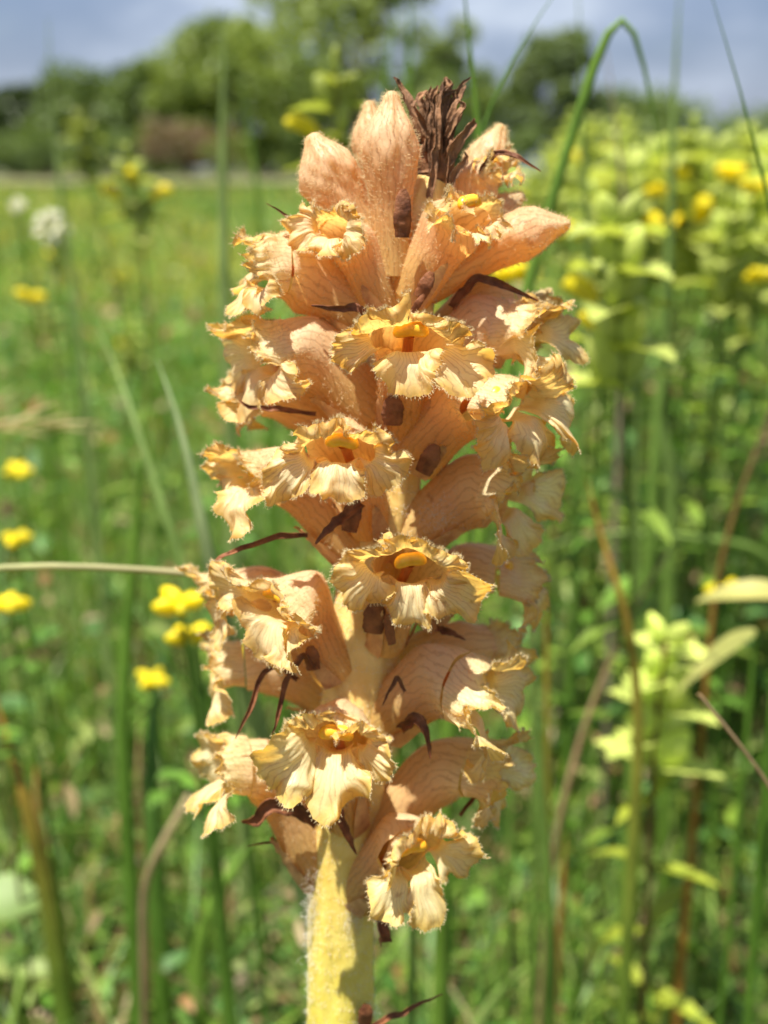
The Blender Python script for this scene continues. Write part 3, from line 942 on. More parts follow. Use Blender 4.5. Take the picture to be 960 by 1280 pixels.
# ---- withered brown tip
rg = np.random.default_rng(77)
tip = ribbon('withered_tip', [(538, 262, 0), (545, 220, 4), (550, 180, 4), (552, 130, 2)], 42, M_dry, 90, curl=-0.9, prof=[0.7, 1, 1, 0.9, 0.5])
for i in range(34):
    x0 = 543 + rg.normal(0, 13); y0 = rg.uniform(150, 250)
    f = (x0 - 543) / 26
    x1 = 549 + f * 52 + rg.normal(0, 9); y1 = max(96, y0 - rg.uniform(45, 100)); 
    if i < 12:
        x1 = np.linspace(512, 584, 12)[i] + rg.normal(0, 3); y1 = 100 + 0.012 * (x1 - 552) ** 2 + rg.uniform(-4, 14); y0 = 185 + rg.uniform(-20, 30); x0 = 546 + (x1 - 548) * .35
    tw0 = rg.uniform(-14, 26)
    ribbon('dry_bract', [(x0, y0, tw0), (x0 * .6 + x1 * .4, y0 * .5 + y1 * .5, tw0 + 3), (x1 * .96 + x0 * .04, y1 * 0.85 + y0 * .15, tw0 + 2), (x1 + rg.normal(0, 7), y1, tw0 + rg.uniform(-4, 4))], rg.uniform(7, 14), M_dry, 100 + i, parent=tip, curl=0.9, wr=0.2)

# ------------------------------------------------------------------ the meadow
def ground_z(x, y):
    r = np.hypot(x, y)
    z = 0.012 * np.sin(x * 7.1 + 1) * np.cos(y * 5.3) * np.exp(-r / 3) - 0.012 * np.exp(-r / 3)
    return z + 0.06 * np.sin(x * 0.35 + .6) * np.sin(y * 0.28) * np.clip((r - 2) / 6, 0, 1) * np.exp(-r / 60) - 0.05 * np.clip((r - 2) / 6, 0, 1)

def blades(rg, P, h, w, bend, col, seg=4, tipcol=None, tipmix=0.0):
    """grass blades: narrow bending strips. P roots, h heights, w widths, bend sideways reach / height"""
    n = len(P)
    a = rg.uniform(0, 2 * np.pi, n)
    dirx = np.stack([np.cos(a), np.sin(a), np.zeros(n)], 1)
    b = a + rg.normal(np.pi / 2, 0.5, n)
    side = np.stack([np.cos(b), np.sin(b), np.zeros(n)], 1)
    V = np.zeros((n, seg + 1, 2, 3)); C = np.zeros((n, seg + 1, 2, 3))
    for i in range(seg + 1):
        t = i / seg
        c = P + dirx * (bend * h * t ** 2.0)[:, None] + np.array([0, 0, 1]) * (h * (t - 0.35 * np.minimum(bend, 1.2) * t ** 3))[:, None]
        ww = (w * (1 - t ** 1.8) * 0.5 + w * 0.03)[:, None]
        V[:, i, 0] = c - side * ww; V[:, i, 1] = c + side * ww
        cc = col if tipcol is None else col * (1 - tipmix * t) + tipcol * tipmix * t
        C[:, i, 0] = cc; C[:, i, 1] = cc
    f = grid_faces(seg + 1, 2)
    m = (seg + 1) * 2
    Fc = (np.arange(n)[:, None, None] * m + f[None]).reshape(-1, 4)
    return V.reshape(-1, 3), Fc, C.reshape(-1, 3)

def wedge(rg, n, d0, d1, ang=0.86):
    """random places in a wide fan ahead of the viewer"""
    d = np.sqrt(rg.uniform(d0 ** 2, d1 ** 2, n))
    a = rg.uniform(-ang, ang, n)
    x, y = d * np.sin(a), CY + d * np.cos(a)
    return np.stack([x, y, ground_z(x, y) - 0.004], 1)

GRASS = np.array([(0.11, 0.26, 0.030), (0.15, 0.32, 0.038), (0.08, 0.22, 0.04), (0.20, 0.34, 0.045), (0.26, 0.36, 0.10), (0.09, 0.22, 0.06)])
DRYC = np.array([(0.33, 0.24, 0.12), (0.28, 0.17, 0.07), (0.40, 0.33, 0.19)])
def grass_cols(rg, n, dry=0.06):
    c = GRASS[rg.integers(0, len(GRASS), n)] * rg.uniform(0.7, 1.25, n)[:, None]
    k = rg.random(n) < dry
    c[k] = DRYC[rg.integers(0, 3, k.sum())] * rg.uniform(0.7, 1.1, k.sum())[:, None]
    return c

def build_grass():
    rg = np.random.default_rng(21)
    sets = []
    #  count, from, to, height lo-hi, width lo-hi, dry
    for n, d0, d1, h0, h1, w0, w1, dry in (
            (6800, 0.34, 1.0, 0.03, 0.14, 0.0016, 0.0042, 0.14),
            (2200, 0.60, 1.3, 0.12, 0.24, 0.0016, 0.004, 0.08),
            (11000, 1.0, 2.4, 0.06, 0.24, 0.002, 0.005, 0.07),
            (18000, 2.4, 6.0, 0.08, 0.24, 0.004, 0.009, 0.07),
            (24000, 6.0, 16.0, 0.08, 0.22, 0.010, 0.024, 0.08),
            (22000, 16.0, 40.0, 0.08, 0.2, 0.03, 0.07, 0.10)):
        n = int(n * 1.37)
        P = wedge(rg, n, d0, d1)
        h = rg.uniform(h0, h1, n) * rg.uniform(0.7, 1.1, n)
        col = grass_cols(rg, n, dry)
        if d0 >= 1:
            col = col * np.array([1.12, 1.18, 1.0])
        if d0 > 2:          # yellow-green flowering drifts further off
            dr = (np.sin(P[:, 0] * 1.7 + P[:, 1] * 0.6) + np.sin(P[:, 1] * 1.9 - P[:, 0] * .7) + rg.normal(0, .7, n)) > 0.7
            col[dr] = col[dr] * 0.3 + np.array([0.46, 0.44, 0.07]) * rg.uniform(0.6, 1.1, dr.sum())[:, None]
        sets.append(blades(rg, P, h, rg.uniform(w0, w1, n), np.abs(rg.normal(0.35, 0.35, n)) + (0.45 * rg.random(n) if d1 <= 1.0 else 0), col, 4, np.array([0.20, 0.22, 0.06]), 0.35))
    V, Fc, C = join(sets)
    o = mesh_obj('meadow_grass', V, Fc, M_leaf, None, {'col': C}, kind='stuff')
    tag(o, 'short dense green meadow grass with dry blades, out of focus', 'grass')

def leaf_shapes(rg, P, L_, W_, col, droop=0.3, upt=0.5):
    """small oval leaves: 3 x 2 quads folded along the midrib"""
    n = len(P)
    a = rg.uniform(0, 2 * np.pi, n); el = rg.normal(upt, 0.5, n)
    d = np.stack([np.cos(a) * np.cos(el), np.sin(a) * np.cos(el), np.sin(el)], 1)
    s = norm(np.cross(d, rg.normal(size=(n, 3)) * 0.35 + np.array([0, 0, 1.0])))
    nn = np.cross(s, d)
    prof = [(0, 0.10), (0.28, 0.85), (0.62, 0.9), (0.88, 0.45), (1.0, 0.04)]
    V = np.zeros((n, len(prof), 3, 3))
    for i, (t, w) in enumerate(prof):
        c = P + d * (L_ * t)[:, None] - np.array([0, 0, 1.0]) * (L_ * droop * t * t)[:, None]
        for j, x in enumerate((-1, 0, 1)):
            V[:, i, j] = c + s * (x * w * W_ * 0.5)[:, None] + nn * (abs(x) * w * W_ * 0.16)[:, None]
    f = grid_faces(len(prof), 3)
    m = len(prof) * 3
    Fc = (np.arange(n)[:, None, None] * m + f[None]).reshape(-1, 4)
    return V.reshape(-1, 3), Fc, np.repeat(col, m, 0)

def build_cover():
    rg = np.random.default_rng(22)
    sets = []
    def patchy(P):
        x, y = P[:, 0], P[:, 1]
        f = np.sin(x * 31 + 2 * np.sin(y * 17)) + np.sin(y * 27 + 1.3 + 2 * np.sin(x * 13)) + 0.8 * np.sin(x * 67 + y * 53)
        return (f > -0.35) | (np.hypot(x, y - CY) > 1.3)
    for n, d0, d1, z1, l0, l1 in ((7500, 0.36, 1.1, 0.08, 0.006, 0.020), (3800, 0.55, 1.6, 0.20, 0.010, 0.030), (7000, 1.1, 2.8, 0.22, 0.012, 0.034), (6000, 2.8, 7.0, 0.22, 0.02, 0.05), (5500, 0.56, 1.5, 0.30, 0.012, 0.032)):
        n = int(n * 1.37)
        P = wedge(rg, n, d0, d1); P[:, 2] += rg.uniform(0.005, z1, n)
        if z1 == 0.30:           # leafy thicket under the rattles
            P = P[(P[:, 0] > 0.10 * (P[:, 1] - CY)) ]
        else:
            P = P[patchy(P)]
        n = len(P)
        L_ = rg.uniform(l0, l1, n)
        col = grass_cols(rg, n, 0.20) * np.array([1.0, 0.90, 0.9])
        sets.append(leaf_shapes(rg, P, L_, L_ * rg.uniform(0.25, 0.6, n), col))
    V, Fc, C = join(sets)
    o = mesh_obj('ground_cover', V, Fc, M_leaf, None, {'col': C}, kind='stuff')
    tag(o, 'small leafy herbs and clover covering the soil between grass', 'ground cover')
    # litter: dead leaf scraps
    n = 3600
    P = wedge(rg, n, 0.36, 1.2); P[:, 2] += rg.uniform(0.004, 0.02, n)
    L_ = rg.uniform(0.006, 0.022, n)
    col = np.array([(0.26, 0.17, 0.10), (0.36, 0.27, 0.19), (0.17, 0.10, 0.06)])[rg.integers(0, 3, n)] * rg.uniform(.7, 1.2, n)[:, None]
    V, Fc, C = leaf_shapes(rg, P, L_, L_ * rg.uniform(0.3, 0.7, n), col, 0.1, 0.05)
    o = mesh_obj('leaf_litter', V, Fc, M_leaf, None, {'col': C}, kind='stuff')
    tag(o, 'brown dead leaf scraps lying on bare soil', 'leaf litter')
build_grass()
build_cover()

# ---- single stalks and blades that can be told apart
def stalk(name, label, pts, w, col, col2=None, cat='grass blade', flat=True, group=None, prof=None, root=True):
    """pts: (px, py, metres ahead); the first point is the lower end and is carried down to the ground; w in photo pixels"""
    q = [at(*p) for p in pts]
    if root:
        a, b = q[0], q[1]
        d = (a - b); d = d / (np.linalg.norm(d) + 1e-9)
        g = ground_z(a[0], a[1])
        drop = a[2] - g
        q = [np.array([a[0] + d[0] * drop * 0.12, a[1] + d[1] * drop * .12, g - 0.003]), a * 0.55 + np.array([a[0] + d[0] * drop * .10, a[1], g]) * 0.45] + q
    q = np.array(q)
    s = np.concatenate([[0], np.cumsum(np.linalg.norm(np.diff(q, axis=0), axis=1))])
    n = 40
    t = np.linspace(0, s[-1], n)
    c = np.stack([np.interp(t, s, q[:, k]) for k in range(3)], 1)
    for _ in range(5):
        c[1:-1] = (c[:-2] + 2 * c[1:-1] + c[2:]) / 4
    dist = pts[0][2]
    W = w * (1.35 if flat else 1.0) * dist / F
    f = t / t[-1]
    ww = W * (np.interp(f, [0, .15, .5, .85, 1], [.8, 1, 1, .55, .06]) if prof is None else np.interp(f, np.linspace(0, 1, len(prof)), prof)) / 2
    T = norm(np.gradient(c, axis=0))
    S = norm(np.cross(T, np.array([0.15, 1.0, 0.2]))); Nn = np.cross(S, T)
    th = np.linspace(0, 2 * np.pi, 8, endpoint=False)
    ez = 0.22 if flat else 1.0
    V = c[:, None] + (S[:, None] * np.cos(th)[None, :, None] + Nn[:, None] * np.sin(th)[None, :, None] * ez) * ww[:, None, None]
    V = V + (Nn[:, None] * (np.cos(th) ** 2)[None, :, None] * 0.25 * ww[:, None, None] if flat else 0)
    f = f ** 2.5
    C = np.array(col)[None] * (1 - f[:, None]) + np.array(col2 if col2 is not None else col)[None] * f[:, None]
    V = V.reshape(-1, 3)
    o = mesh_obj(name, V - q[0], grid_faces(n, 8, True), M_leaf, None, {'col': np.repeat(C, 8, 0)})
    o.location = tuple(q[0])
    return tag(o, label, cat, group)

gA, gB, gP = (0.12, 0.25, 0.03), (0.18, 0.32, 0.045), (0.28, 0.38, 0.13)
gD, tan, ora = (0.05, 0.11, 0.02), (0.34, 0.25, 0.13), (0.50, 0.25, 0.05)
GB = 'grass blades around the broomrape'
stalk('grass_stalk', 'pale straight stalk lying level and pointing at the flower spike', [(-140, 712, .235), (0, 705, .235), (120, 706, .235), (200, 712, .235), (243, 717, .235)], 13, (0.22, 0.40, 0.10), (0.40, 0.36, 0.19), 'grass stalk', False, prof=[1, 1, 1, .9, .7])
stalk('tall_grass', 'broad pale blade arching beside the outermost flower', [(425, 1300, .34), (330, 930, .32), (262, 720, .30), (248, 640, .30), (232, 545, .31), (215, 490, .31), (196, 450, .32)], 22, gP, (0.30, 0.38, 0.20), group=GB)
stalk('tall_grass', 'green blade leaning away and crossing an upright one', [(235, 720, .36), (185, 590, .37), (160, 500, .38), (135, 430, .4), (120, 405, .4)], 17, gA, gP, group=GB)
stalk('tall_grass', 'upright green blade crossed by a leaning one', [(150, 900, .38), (163, 740, .38), (173, 610, .38), (186, 490, .38)], 18, gA, gB, group=GB)
stalk('grass_stalk', 'thread-thin dark green stem slanting across the lower meadow', [(292, 912, .27), (240, 860, .27), (180, 790, .27), (105, 675, .28)], 4, gD, gA, 'grass stalk', False)
stalk('tall_grass', 'thick upright blade turning orange at its tip', [(78, 1260, .40), (58, 1120, .40), (30, 1000, .40), (0, 890, .41), (-8, 870, .41)], 26, gA, ora, group=GB)
stalk('tall_grass', 'yellowing blade pressed against the thick orange-tipped one', [(85, 1230, .42), (62, 1100, .42), (42, 1000, .42), (46, 935, .43)], 14, (0.20, 0.24, .05), (0.42, 0.24, 0.07), group=GB)
stalk('dry_stalk', 'short thick dry straw leaning under the lowest flowers', [(178, 1100, .36), (205, 1050, .36), (243, 984, .37)], 13, tan, (0.36, 0.30, 0.17), 'dry stalk', False, prof=[.7, 1, 1, 1, .9])
stalk('tall_grass', 'light green blade leaning toward the stem from below', [(245, 1210, .42), (262, 1130, .42), (300, 1075, .43), (330, 1030, .44)], 22, gB, gB, group=GB)
stalk('dry_stalk', 'orange brown upright dry stem near the spike foot', [(280, 1270, .45), (283, 1190, .45), (290, 1080, .46)], 11, (0.36, 0.17, 0.06), tan, 'dry stalk', False)
stalk('dry_stalk', 'rusty thin stem standing among clover-like leaves', [(180, 1090, .5), (172, 980, .5), (176, 880, .52)], 8, (0.32, 0.16, 0.06), tan, 'dry stalk', False)
stalk('tall_grass', 'green blade rising behind the lowest outward flower', [(188, 1010, .45), (190, 900, .45), (205, 800, .46)], 24, gA, (0.12, 0.24, 0.08), group=GB)
for i, (pts, w, lab, c1, c2) in enumerate((
        ([(560, 900, .30), (608, 420, .30), (603, 190, .30), (590, 80, .30), (578, -30, .30)], 20, 'thick bright green blade rising behind the withered tip', gB, gB),
        ([(520, 900, .29), (560, 330, .29), (600, 118, .29), (655, 45, .29), (705, -25, .30)], 9, 'thin dark blade slanting past the withered tip', gD, gA),
        ([(560, 950, .33), (640, 420, .33), (705, 195, .33), (748, 70, .33), (776, -55, .33), (786, -55, .33), (803, 60, .33), (828, 205, .33)], 17, 'green blade bent over at its top with the tip hanging down', gB, gB),
        ([(838, 300, 0.52), (842, 120, 0.52), (850, -20, 0.52)], 14, 'upright pale blade in front of the pale sky gap', gB, gP),
        ([(1000, 420, .27), (962, 250, .27), (945, 180, .27), (922, 90, .27), (885, -20, .27)], 9, 'long thin dark green blade curving over the rattles', gA, gA),
        ([(505, 330, 0.60), (510, 100, 0.60), (514, -20, 0.60)], 15, 'upright blurred blade behind the tallest bud', gA, gB),
        ([(470, 330, 0.65), (480, 90, 0.65), (500, -20, 0.65)], 12, 'slanting blurred blade behind the pointed bud', gA, gB),
        ([(278, 330, 0.52), (278, 150, 0.52), (280, 10, 0.52)], 18, 'pale upright blade before the bright rounded tree', gP, gP),
        ([(100, 420, 0.65), (78, 260, 0.65), (62, 120, 0.65), (60, 20, 0.65)], 9, 'faint pale seed stalk against the open blue sky', gP, gP),
        ([(735, 330, 0.52), (728, 120, 0.52), (722, -20, 0.52)], 10, 'faint thin upright stalk before the lone grey green tree', gA, gP),
        ([(330, 330, 0.65), (318, 200, 0.65), (300, 90, 0.65)], 12, 'blurred green blade beside the pale upright one', gA, gB),
        ([(785, 300, 0.60), (770, 150, 0.60), (752, 30, 0.60)], 7, 'faint pinkish grass stalk in the sky gap', (0.32, .28, 0.20), (0.4, 0.3, 0.25)),
        )):
    stalk('tall_grass', lab, pts, w * 0.9, c1, c2, group='grass blades rising against trees and sky')
stalk('tall_grass', 'orange topped blade bending where it meets a dry stem', [(800, 920, .36), (792, 800, .36), (765, 705, .36), (742, 655, .37), (735, 600, .37)], 15, gB, ora, group=GB)
stalk('dry_stalk', 'long thin brown stem slanting down behind the flowers', [(685, 1110, .40), (703, 1000, .40), (735, 890, .41), (790, 760, .42), (835, 690, .43)], 11, tan, (0.30, 0.20, 0.12), 'dry stalk', False, prof=[1, 1, .9, .7, .4])
stalk('dry_stalk', 'dark brown stem with an orange lower end', [(885, 830, .40), (892, 740, .40), (915, 640, .40), (970, 500, .41)], 15, (0.50, 0.26, 0.05), (0.10, 0.08, 0.04), 'dry stalk', False, prof=[.9, 1, .7, .5, .4])
stalk('dry_stalk', 'sharp thin straw broken off at its upper end', [(1010, 1045, .215), (960, 976, .215), (915, 915, .215), (873, 867, .215)], 7, (0.36, 0.25, 0.14), (0.42, 0.30, 0.18), 'dry stalk', False, prof=[1, 1, 1, .9, .8])
for i, (x0, x1, y0, y1, w, d, lab, c1, c2) in enumerate((
        (690, 652, 1190, 660, 13, .36, 'broad upright green stem close behind the spike', gB, gP),
        (668, 668, 1150, 700, 10, .37, 'second upright green stem pressed to the broad one', gB, gP),
        (686, 682, 1180, 700, 9, .38, 'upright stem turned orange along its upper half', gB, ora),
        (640, 640, 1000, 690, 8, .40, 'thin green stem next to the upright stems', gB, gP),
        (690, 708, 1290, 1040, 11, .40, 'orange brown stem rising from the bare soil', (0.40, .28, .08), ora),
        (795, 797, 860, 470, 9, .48, 'thin pale stem rising through the dense leaves', gB, gP))):
    stalk('tall_grass', lab, [(x0, y0, d), ((x0 + x1) / 2, (y0 + y1) / 2, d), (x1, y1, d)], w, c1, c2, group='upright stems beside the spike')
stalk('tall_grass', 'level light green blade arching across the thicket', [(980, 830, .55), (975, 690, .55), (860, 672, .55), (740, 665, .55), (640, 700, .56)], 15, gB, gP, group=GB)
stalk('tall_grass', 'second level blade sagging below the arching one', [(1000, 860, .6), (990, 700, .6), (900, 690, .6), (800, 682, .6), (700, 690, .6)], 11, gA, gB, group=GB)
stalk('tall_grass', 'pale blade arching low over the leaf litter', [(590, 1300, .40), (620, 1245, .40), (665, 1205, .40), (700, 1202, .40)], 17, gP, gB, group=GB)
stalk('tall_grass', 'slanting blurred blade above the thicket', [(840, 560, .55), (810, 500, .55), (860, 430, .55), (880, 400, .55)], 15, gB, gP, group=GB)

# ---- flowering plants
def ribbon_leaf(p0, d, up, Lg, W, n=9, droop=0.4, teeth=0.0, fold=0.2):
    d = norm(d); s = norm(np.cross(d, up)); nn = np.cross(s, d)
    t = np.linspace(0, 1, n)
    prof = np.sin(np.pi * np.clip(t * 0.92 + 0.06, 0, 1)) ** 0.8 * (1 - 0.35 * t)
    if teeth:
        prof = prof * (1 + teeth * np.where(np.arange(n) % 2, 1, -1))
    V = np.zeros((n, 3, 3))
    for i in range(n):
        c = p0 + d * Lg * t[i] - np.array([0, 0, 1.0]) * droop * Lg * t[i] ** 2
        for j, x in enumerate((-1, 0, 1)):
            V[i, j] = c + s * x * W * .5 * prof[i] + nn * abs(x) * fold * W * prof[i]
    return V.reshape(-1, 3), grid_faces(n, 3)

def ellipsoid(c, ax, r, nu=8, nw=10, pinch=0.0):
    a = np.linspace(0.02, np.pi - .02, nu)[:, None]; b = np.linspace(0, 2 * np.pi, nw, endpoint=False)[None]
    x = np.sin(a) * np.cos(b) * (1 - pinch * (np.cos(a) > 0) * np.cos(a)); y = np.sin(a) * np.sin(b); z = np.cos(a) * np.ones_like(b)
    P = c + ax[0] * (x * r[0])[..., None] + ax[1] * (y * r[1])[..., None] + ax[2] * (z * r[2])[..., None]
    return P.reshape(-1, 3), grid_faces(nu, nw, True)

def solid(V, c):
    return {'col': np.tile(np.array(c, float), (len(V), 1))}

def rattle(loc, h, seed, detail=True, yellow=6, label='', group=None, pale=1.0, stemcol=(0.20, 0.14, 0.05), leafcol=(0.17, 0.26, 0.035), nleaf=6, top=0.0, lean=(0, 0), big=1.15):
    """yellow rattle: square stem, opposite toothed leaves, pale swollen calyxes with small hooked yellow flowers"""
    rg = np.random.default_rng(7000 + seed)
    root = empty('yellow_rattle', loc) if detail else None
    pal = np.array((0.40, 0.46, 0.12)) * pale
    yel = np.array((0.85, 0.72, 0.02))
    items = []
    def put(name, V, Fc, col, mat=M_leaf):
        if detail:
            mesh_obj(name, V, Fc, mat, root, solid(V, col))
        else:
            items.append((V, Fc, solid(V, col)['col']))
    zs = np.linspace(0, h, 12)
    sway = lambda z: np.array([lean[0] * (z / h) ** 1.5 + 0.01 * math.sin(z * 14 + seed), lean[1] * (z / h) ** 1.5 + 0.01 * math.cos(z * 11 + seed), z])
    pts = np.array([sway(z) for z in zs]); pts[0] = (0, 0, -0.004)
    V, Fc = tube_along(pts, np.linspace(0.0014, 0.0009, 12), 6)
    put('stem', V, Fc, stemcol)
    a0 = rg.uniform(0, 3.14)
    for i in range(nleaf):
        z = h * (0.12 + 0.62 * i / max(1, nleaf - 1))
        for sg in (0, np.pi):
            a = a0 + i * np.pi / 2 + sg + rg.normal(0, .15)
            d = np.array([math.cos(a), math.sin(a), rg.uniform(0.1, 0.6)])
            Lg = rg.uniform(0.022, 0.036)
            V, Fc = ribbon_leaf(sway(z), d, np.array([0, 0, 1.0]), Lg, Lg * 0.30, 13, rg.uniform(.1, .5), 0.10)
            put('leaf', V, Fc, np.array(leafcol) * rg.uniform(0.8, 1.25))
    nfl = 5
    for i in range(nfl):
        z = h - min(0.26 * h, 0.042 * big) * (1 - i / (nfl - 1)) + top
        for sg in (0, np.pi):
            a = a0 + i * np.pi / 2 + sg + rg.normal(0, .2)
            o_ = np.array([math.cos(a), math.sin(a), 0.0])
            sz = 0.0072 * big * (1 - 0.09 * i)
            p = sway(min(z, h)) * [1, 1, 0] + [0, 0, z]
            # bract
            d = o_ + np.array([0, 0, 0.35])
            V, Fc = ribbon_leaf(p - [0, 0, .006], d, np.array([0, 0, 1.0]), 0.026 * big * (1 - .08 * i), 0.016 * big, 11, 0.3, 0.22)
            put('bract', V, Fc, pal * rg.uniform(0.7, 1.0))
            ax3 = norm(o_ * 0.55 + np.array([0, 0, 0.8])); ax1 = np.cross(ax3, norm(np.cross(ax3, o_))); ax2 = np.cross(ax3, ax1)
            c = p + o_ * sz * 0.9 + np.array([0, 0, sz * .7])
            V, Fc = ellipsoid(c, (ax1, ax2, ax3), (sz * .8, sz * 0.35, sz * 1.15), 8, 10, 0.5)
            put('calyx', V, Fc, pal * rg.uniform(0.85, 1.25))
            if (i * 2 + (sg > 0)) < yellow + 2 and (i * 2 + (sg > 0)) >= 2:
                cc = c + ax3 * sz * 0.9
                pth = [cc - ax3 * sz * .5, cc + ax3 * sz * .4 + o_ * sz * .2, cc + ax3 * sz * 0.8 + o_ * sz * 0.8, cc + ax3 * sz * 0.55 + o_ * sz * 1.4]
                V, Fc = tube_along(pth, np.array([.34, .45, .50, .25]) * sz, 8)
                put('corolla', V, Fc, yel * rg.uniform(0.85, 1.1), M_petal2)
    if not detail:
        V, Fc, C = join(items)
        root = mesh_obj('yellow_rattle', V, Fc, M_leaf, None, {'col': C})
        root.location = tuple(loc)
    return tag(root, label, 'wildflower', group)

def gpos(px, py, dist):
    p = at(px, py, dist)
    return np.array([p[0], p[1], ground_z(p[0], p[1])]), p[2] - ground_z(p[0], p[1])

RG_ = 'yellow rattles in the meadow'
def place_rattle(px, py, dist, seed, label, group=RG_, **kw):
    loc, h = gpos(px, py, dist)
    return rattle(loc, max(h, 0.05), seed, label=label, group=group, **kw)

place_rattle(800, 790, .40, 1, 'reddish stemmed rattle with yellow-green paired leaves and a pale spiky top', yellow=0, pale=1.6, stemcol=(0.20, 0.09, 0.05), leafcol=(0.32, 0.38, 0.04), lean=(0.018, 0))
place_rattle(395, 85, .50, 2, 'rattle bud head standing against the trees beside the leftmost bud', yellow=1, nleaf=7)
place_rattle(150, 195, .75, 3, 'rattle with a yellow-green head rising before the wood edge', yellow=3)
place_rattle(118, 150, 1.0, 4, 'tall leafy rattle without open flowers near the white flower', yellow=0, leafcol=(0.17, 0.30, 0.08), pale=0.8, stemcol=(0.17, 0.26, 0.07))
place_rattle(800, 275, .42, 5, 'pale green rattle head just beside the spike top', yellow=1, pale=1.3, stemcol=(0.16, 0.24, 0.05), big=1.3)
for i, (px, py, d, y) in enumerate(((760, 180, .75, 3), (818, 215, .8, 5), (868, 160, .70, 3), (915, 195, .85, 6), (945, 170, .75, 4), (850, 200, .95, 5), (700, 195, 1.0, 3), (900, 260, .6, 2), (730, 240, .7, 3), (985, 200, .7, 4), (1020, 170, .8, 4), (780, 215, 1.1, 4), (880, 225, 1.2, 4), (945, 300, .6, 2), (660, 215, 1.2, 3))):
    place_rattle(px, py, d, 20 + i, 'yellow-green rattle crowding the tall stand against the sky', 'rattles in the crowded stand', yellow=y // 3, pale=1.25, stemcol=(0.16, 0.22, 0.05), nleaf=7)
rg = np.random.default_rng(54)
for i in range(44):
    d = rg.uniform(0.62, 1.5); px = rg.uniform(665, 1130)
    py = 165 + rg.uniform(0, 1) ** 1.2 * 120 - (20 if 750 < px < 900 else 0)
    loc, h = gpos(px, py, d)
    rattle(loc, h, 300 + i, detail=False, stemcol=(0.16, 0.22, 0.05), yellow=int(rg.choice([0, 0, 1, 1, 2])), label='yellow-green rattle crowding the tall stand against the sky', group='rattles in the crowded stand', pale=rg.uniform(1.1, 1.5), nleaf=7, lean=(rg.normal(0, .05), rg.normal(0, .04)), big=rg.uniform(1.1, 1.6))
rg = np.random.default_rng(55)
for i in range(95):
    d = rg.uniform(1.2, 6.5); px = rg.uniform(-250, 1200)
    h = rg.uniform(0.22, 0.34) * (1.12 if px > 620 and d < 2.5 else 1)
    p = at(px, 212, d); loc = np.array([p[0], p[1], ground_z(p[0], p[1])])
    rattle(loc, h, 100 + i, detail=False, stemcol=(0.15, 0.21, 0.05), yellow=int(rg.integers(0, 5)), label='small blurred yellow rattle further out in the meadow', group='far yellow rattles', pale=rg.uniform(.8, 1.2), nleaf=5, lean=(rg.normal(0, .05), rg.normal(0, .05)))

def trefoil(px, py, dist, seed, label, n=5, size=1.0, group='small yellow flowers', col=(0.86, 0.72, 0.012)):
    """a small yellow pea-like flower head on a thin stem"""
    rg = np.random.default_rng(9000 + seed)
    loc, h = gpos(px, py, dist)
    root = empty('yellow_flower', loc)
    tp = np.array([0, 0, h])
    zs = np.linspace(0, 1, 8)
    pts = np.stack([0.012 * np.sin(zs * 2.6) * (1 - zs), 0.01 * np.sin(zs * 3.1), zs * h - .004], 1)
    V, Fc = tube_along(pts, np.linspace(0.0011, 0.0008, 8), 6)
    mesh_obj('stem', V, Fc, M_leaf, root, solid(V, gA))
    for k in range(n):
        a = 6.283 * k / n + rg.normal(0, .3)
        o_ = np.array([math.cos(a), math.sin(a), rg.uniform(-.1, .5)])
        s = 0.0075 * size * rg.uniform(.85, 1.15)
        ax3 = norm(o_); ax2 = norm(np.cross(ax3, [0, 0, 1.0])); ax1 = np.cross(ax2, ax3)
        V, Fc = ellipsoid(tp + o_ * s * .8, (ax1, ax2, ax3), (s * .55, s * .38, s * .8), 8, 8, .3)
        pt = mesh_obj('petal', V, Fc, M_petal2, root, solid(V, np.array(col) * rg.uniform(.85, 1.1)))
    for k in range(3):
        a = rg.uniform(0, 6.28)
        V, Fc = ribbon_leaf(tp * 0.8 - [0, 0, 0.006 * k], np.array([math.cos(a), math.sin(a), .4]), np.array([0, 0, 1.0]), 0.014, 0.006)
        mesh_obj('leaf', V, Fc, M_leaf, root, solid(V, gA))
    return tag(root, label, 'wildflower', group)

for i, (px, py, d, s, lab) in enumerate((
        (757, 405, .42, .95, 'bright yellow flower head alone in the green beside the spike'),
        (228, 757, .34, .75, 'yellow flower head touching the frilled outward flower'),
        (240, 795, .35, .75, 'second yellow flower head just below its neighbour'),
        (10, 757, .40, .7, 'yellow flower with a white base at the meadow edge'),
        (190, 850, .42, .7, 'small pale yellow flower low in the grass'),
        (290, 822, .38, .6, 'small yellow flower half hidden under the spike flowers'),
        (40, 372, .8, 1.0, 'small yellow dot of a flower below the white flower'),
        (22, 675, .45, .7, 'pale yellow flower lying over a grass leaf'),
        (640, 345, .50, .9, 'yellow flower peeking from behind the spike top'),
        (818, 238, .62, 0.8, 'yellow flower head among the rattle stand'),
        (915, 215, .62, 0.8, 'golden flower head high in the rattle stand'),
        (850, 218, .7, 1.0, 'darker golden flower head deeper in the rattle stand'),
        (945, 235, .62, 0.8, 'yellow flower at the far end of the rattle stand'),
        (840, 277, .62, 0.7, 'tiny yellow flower under the rattle stand'),
        (952, 345, .55, .8, 'yellow flower low beside the rattle stand'),
        (910, 740, .48, .8, 'orange yellow flower above the pale spiky rattle'),
        (22, 590, .60, .8, 'dull yellow flower deep in the grass'))):
    trefoil(px, py, d, i, lab, 5, s)

